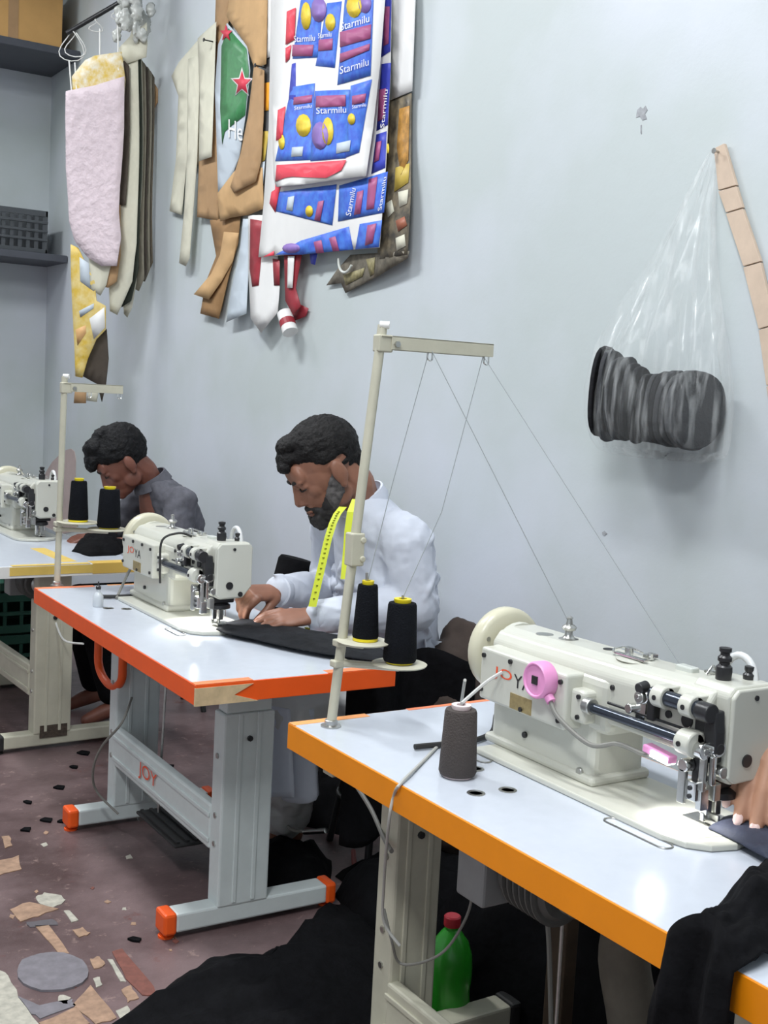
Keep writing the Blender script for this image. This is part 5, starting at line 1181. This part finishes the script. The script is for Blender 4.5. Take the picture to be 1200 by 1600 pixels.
# wooden post and pale cloth in the dark under table 1
pw = onX(868, 1500, 1.70)
tag(obj('wooden_post', MB().box((1.70, pw.y-.03, 0), (1.735, pw.y+.03, .70)), mat('dark_brown_wood', hexc('4A3A2C'), .7, var=.2, scale=14), bevel=.003), 'dark brown wooden post standing under the foreground table', 'post')
heap_o = obj('hanging_cloth', MB().tube([V(onX(985, 1440, 1.62)), V(onX(975, 1500, 1.62)), V(onX(990, 1600, 1.62)), V(onX(990, 1700, 1.62))], .05, 14, 4), mat('khaki_cloth', hexc('6E675C'), .85, var=.15, bump=.3, bscale=20), smooth=True)
tag(heap_o, 'grey-beige cloth hanging in the dark below the foreground table edge', 'cloth')
# green crates behind the far table leg
m_gc = mat('dark_green_plastic', hexc('2F5F50'), .5, var=.1)
for i in range(3):
    c = onZ(8, 1035, 0); z = .0+i*.21
    t = thing('plastic_crate', ['lowest', 'middle', 'topmost'][i]+' dark green crate stacked at the left edge behind the far table', 'crate', (1.52, 5.95, z), 0, 'stacked dark green crates')
    q = MB(); q.box((-.25, -.18, 0), (.25, -.165, .045)); q.box((-.25, -.18, .16), (.25, -.165, .205)); q.box((-.25, .165, 0), (.25, .18, .205)); q.box((-.25, -.18, 0), (-.235, .18, .205)); q.box((.235, -.18, 0), (.25, .18, .205)); q.box((-.25, -.18, 0), (.25, .18, .01))
    obj('crate_shell', q, m_gc, t, bevel=.003)
    for k in range(7): obj('crate_rib', MB().box((-.24+k*.08-.008, -.178, .03), (-.24+k*.08+.008, -.168, .18)), m_gc, t)
    obj('crate_rail', MB().box((-.25, -.185, .095), (.25, -.172, .112)), m_gc, t)
# clear oil bottle on table 2
c = onZ(153, 948, ZT)
t = thing('oil_bottle', 'small clear oil bottle standing on the bearded man\'s table', 'bottle', (c.x, c.y, ZT))
obj('bottle_body', MB().lathe((0, 0, 0), (0, 0, 1), [(.014, 0), (.016, .004), (.016, .034), (.010, .044), (.006, .048), (.006, .058)], 20), mat('milky_clear_plastic', hexc('C8CDD2'), .2), t, smooth=True)
obj('bottle_tip', MB().lathe((0, 0, .056), (0, 0, 1), [(.008, 0), (.008, .008), (.003, .012), (.002, .024)], 16), m_black, t, smooth=True)
# belts and levers at the machine backs
def lever(label, pts, par=None):
    return tag(obj('black_lever', MB().tube(pts, .006, 8, 4), m_rubber, smooth=True), label, 'lever')
z_ = ZT+.008
lever('black lever rod lying behind the grey-brown thread cone', [onZ(648, 1167, z_), onZ(690, 1163, z_), onZ(735, 1158, z_), onZ(768, 1145, z_), onY(775, 1118, 2.02)])
lever('black lever rod on the bearded man\'s table left of his machine', [onZ(158, 932, z_), onZ(180, 932, z_), onZ(205, 931, z_), onZ(222, 930, z_)])
tag(obj('dark_cable', MB().tube([onZ(182, 935, ZT+.004), onY(198, 900, 3.8), onY(212, 872, 3.78), onY(218, 862, 3.77)], .005, 8, 5), m_wire, smooth=True), 'grey cable rising behind the bearded man\'s machine', 'cable')
M2x = V((1.325, 3.05, ZT))
tag(obj('gooseneck_cable', MB().tube([M2x+V((.10, .27, .252)), M2x+V((.06, .275, .262)), M2x+V((.012, .285, .24)), M2x+V((.008, .285, .16)), M2x+V((.012, .29, .11))], .0035, 8, 6), m_rubber, smooth=True), 'thin black cable hooked over the bearded man\'s machine', 'cable')
# red bobbin, snips, pink spool
c = onX(955, 1146, 1.62)
def spool(name, label, p, mt, r=.02, l=.03, ax=(1, .5, 0)):
    t = thing(name, label, 'spool', tuple(p)); a = V(ax).normalized()*l
    obj('spool_thread', MB().cyl(-a*.4, a*.4, r*.92, n=24), mt, t, smooth=True)
    for k in (-1, 1): obj('spool_flange', MB().cyl(a*.4*k, a*.5*k, r, n=24), mt, t, smooth=True)
zb = ZT+.012
q = onZ(950, 1196, zb)
pl = onX(955, 1146, 1.645); spool('red_spool', 'bright red spool behind the arm of the foreground machine', (1.655, pl.y-.02, zb+.072), mat('red_spool', hexc('D21F33'), .4), .024, .04)
tag(obj('spool_pin', MB().lathe((1.655, pl.y-.02, zb+.0005), (0, 0, 1), [(.02, 0), (.02, .004), (.003, .006), (.003, .05)], 14), m_steel, smooth=True), 'steel spool pin under the red spool', 'spool pin')
sp = onZ(942, 1192, zb)
t = thing('thread_snips', 'small thread snips lying on the foreground machine bed', 'scissors', (1.585, sp.y+.02, zb))
for k in (-1, 1):
    obj('blade', MB().prism([(-.03, k*.002, .006), (.03, k*.012, .008), (.03, k*.004, .008)], (0, 0, .003)), m_steel, t)
    obj('handle', MB().tube([(-.03, 0, .01), (-.005, k*.014, .012), (.03, k*.01, .012)], .004, 8, 4), mat('blue_grey_plastic', hexc('50566E'), .4), t, smooth=True)
sp = onZ(292, 948, zb); spool('pink_spool', 'tiny pink and white spool on the bearded man\'s machine bed', (sp.x, sp.y, zb+.012), mat('coral_spool', hexc('D86A7C'), .4), .012, .035, (1, -.3, 0))
# cables hanging below the tables
def cable(label, pts, r=.004, mt=None): return tag(obj('hanging_cable', MB().tube(pts, r, 8, 6), mt or m_wire, smooth=True), label, 'cable')
cable('grey cable looping beside the white stretcher of the bearded man\'s table', [onX(206, 1090, 1.30), onX(190, 1130, 1.25), onX(160, 1165, 1.22), onX(146, 1200, 1.215), onX(150, 1235, 1.24), onX(185, 1272, 1.3)])
cable('pale cable under the far corner of the bearded man\'s table', [onX(86, 970, 1.4), onX(100, 1000, 1.4), onX(130, 1006, 1.4)], .004, m_white)
cable('grey cable hooked down the cream leg of the foreground table', [onX(553, 1222, 1.40), onX(580, 1265, 1.38), onX(600, 1310, 1.36), onX(612, 1330, 1.34)], .005)
cable('grey cable bowing around the green bottle', [onX(740, 1385, 1.42), onX(730, 1430, 1.42), onX(700, 1480, 1.40), onX(665, 1502, 1.38), onX(625, 1505, 1.36), onX(612, 1470, 1.33), onX(600, 1420, 1.32)], .003)
cable('pale cable running to the floor from beneath the foreground table', [onX(852, 1400, 1.5), onX(858, 1480, 1.5), onX(862, 1640, 1.5)], .005)
cable('grey cable with a metal plug on the floor behind the white table leg', [onX(426, 1205, 1.7), onX(432, 1250, 1.7), onX(450, 1292, 1.7), onX(478, 1300, 1.7)], .005)
cc = onX(495, 1298, 1.7); tag(obj('metal_plug', MB().cyl(onX(476, 1300, 1.7), onX(510, 1298, 1.7), .008), m_chrome, smooth=True), 'shiny metal plug at the end of the floor cable', 'plug')
cable('red cable on the floor between the two nearer tables', [onZ(552, 1330, .02), onZ(556, 1360, .02), onZ(572, 1385, .02), onZ(590, 1395, .02)], .008, mat('red_cable', hexc('8E3A34'), .5))
# scraps on the floor
rs = random.Random(21)
SCR = [(115,1200,'rightmost of the upper black scraps left of the white table leg'),(92,1232,'black fabric scrap midway between the far cream leg and the orange foot cap'),(43,1255,'leftmost black fabric scrap on the bare floor'),(72,1283,'black fabric scrap lower left of the orange foot cap'),(40,1298,'lowest black fabric scrap at the left edge of the floor'),(95,1285,'black fabric scrap touching the orange foot cap'),(228,1180,'black fabric scrap seen left of the pull rod under the white table'),(262,1200,'black fabric scrap right of the pull rod under the white table'),(275,1222,'black fabric scrap close to the near white table leg'),(210,1470,'black fabric scrap left of the near orange foot cap, by the red tile'),(130,1178,'black fabric scrap by the foot beam of the far cream leg')]
for u, v, lab in SCR:
    s = rs.uniform(6, 11); k = rs.uniform(-.5, .5)
    px = [(u-s, v-k*4), (u-s*.2, v-s*.35), (u+s, v+k*4-2), (u+s*.7, v+s*.3), (u-s*.3, v+s*.2)]
    pts = [onZ(a, b, .0) for a, b in px]
    o = obj('fabric_scrap', MB().prism([V((p_.x, p_.y, .0005)) for p_ in pts], (0, 0, .006)), m_dark); tag(o, lab, 'fabric scrap', 'black fabric scraps on the floor')
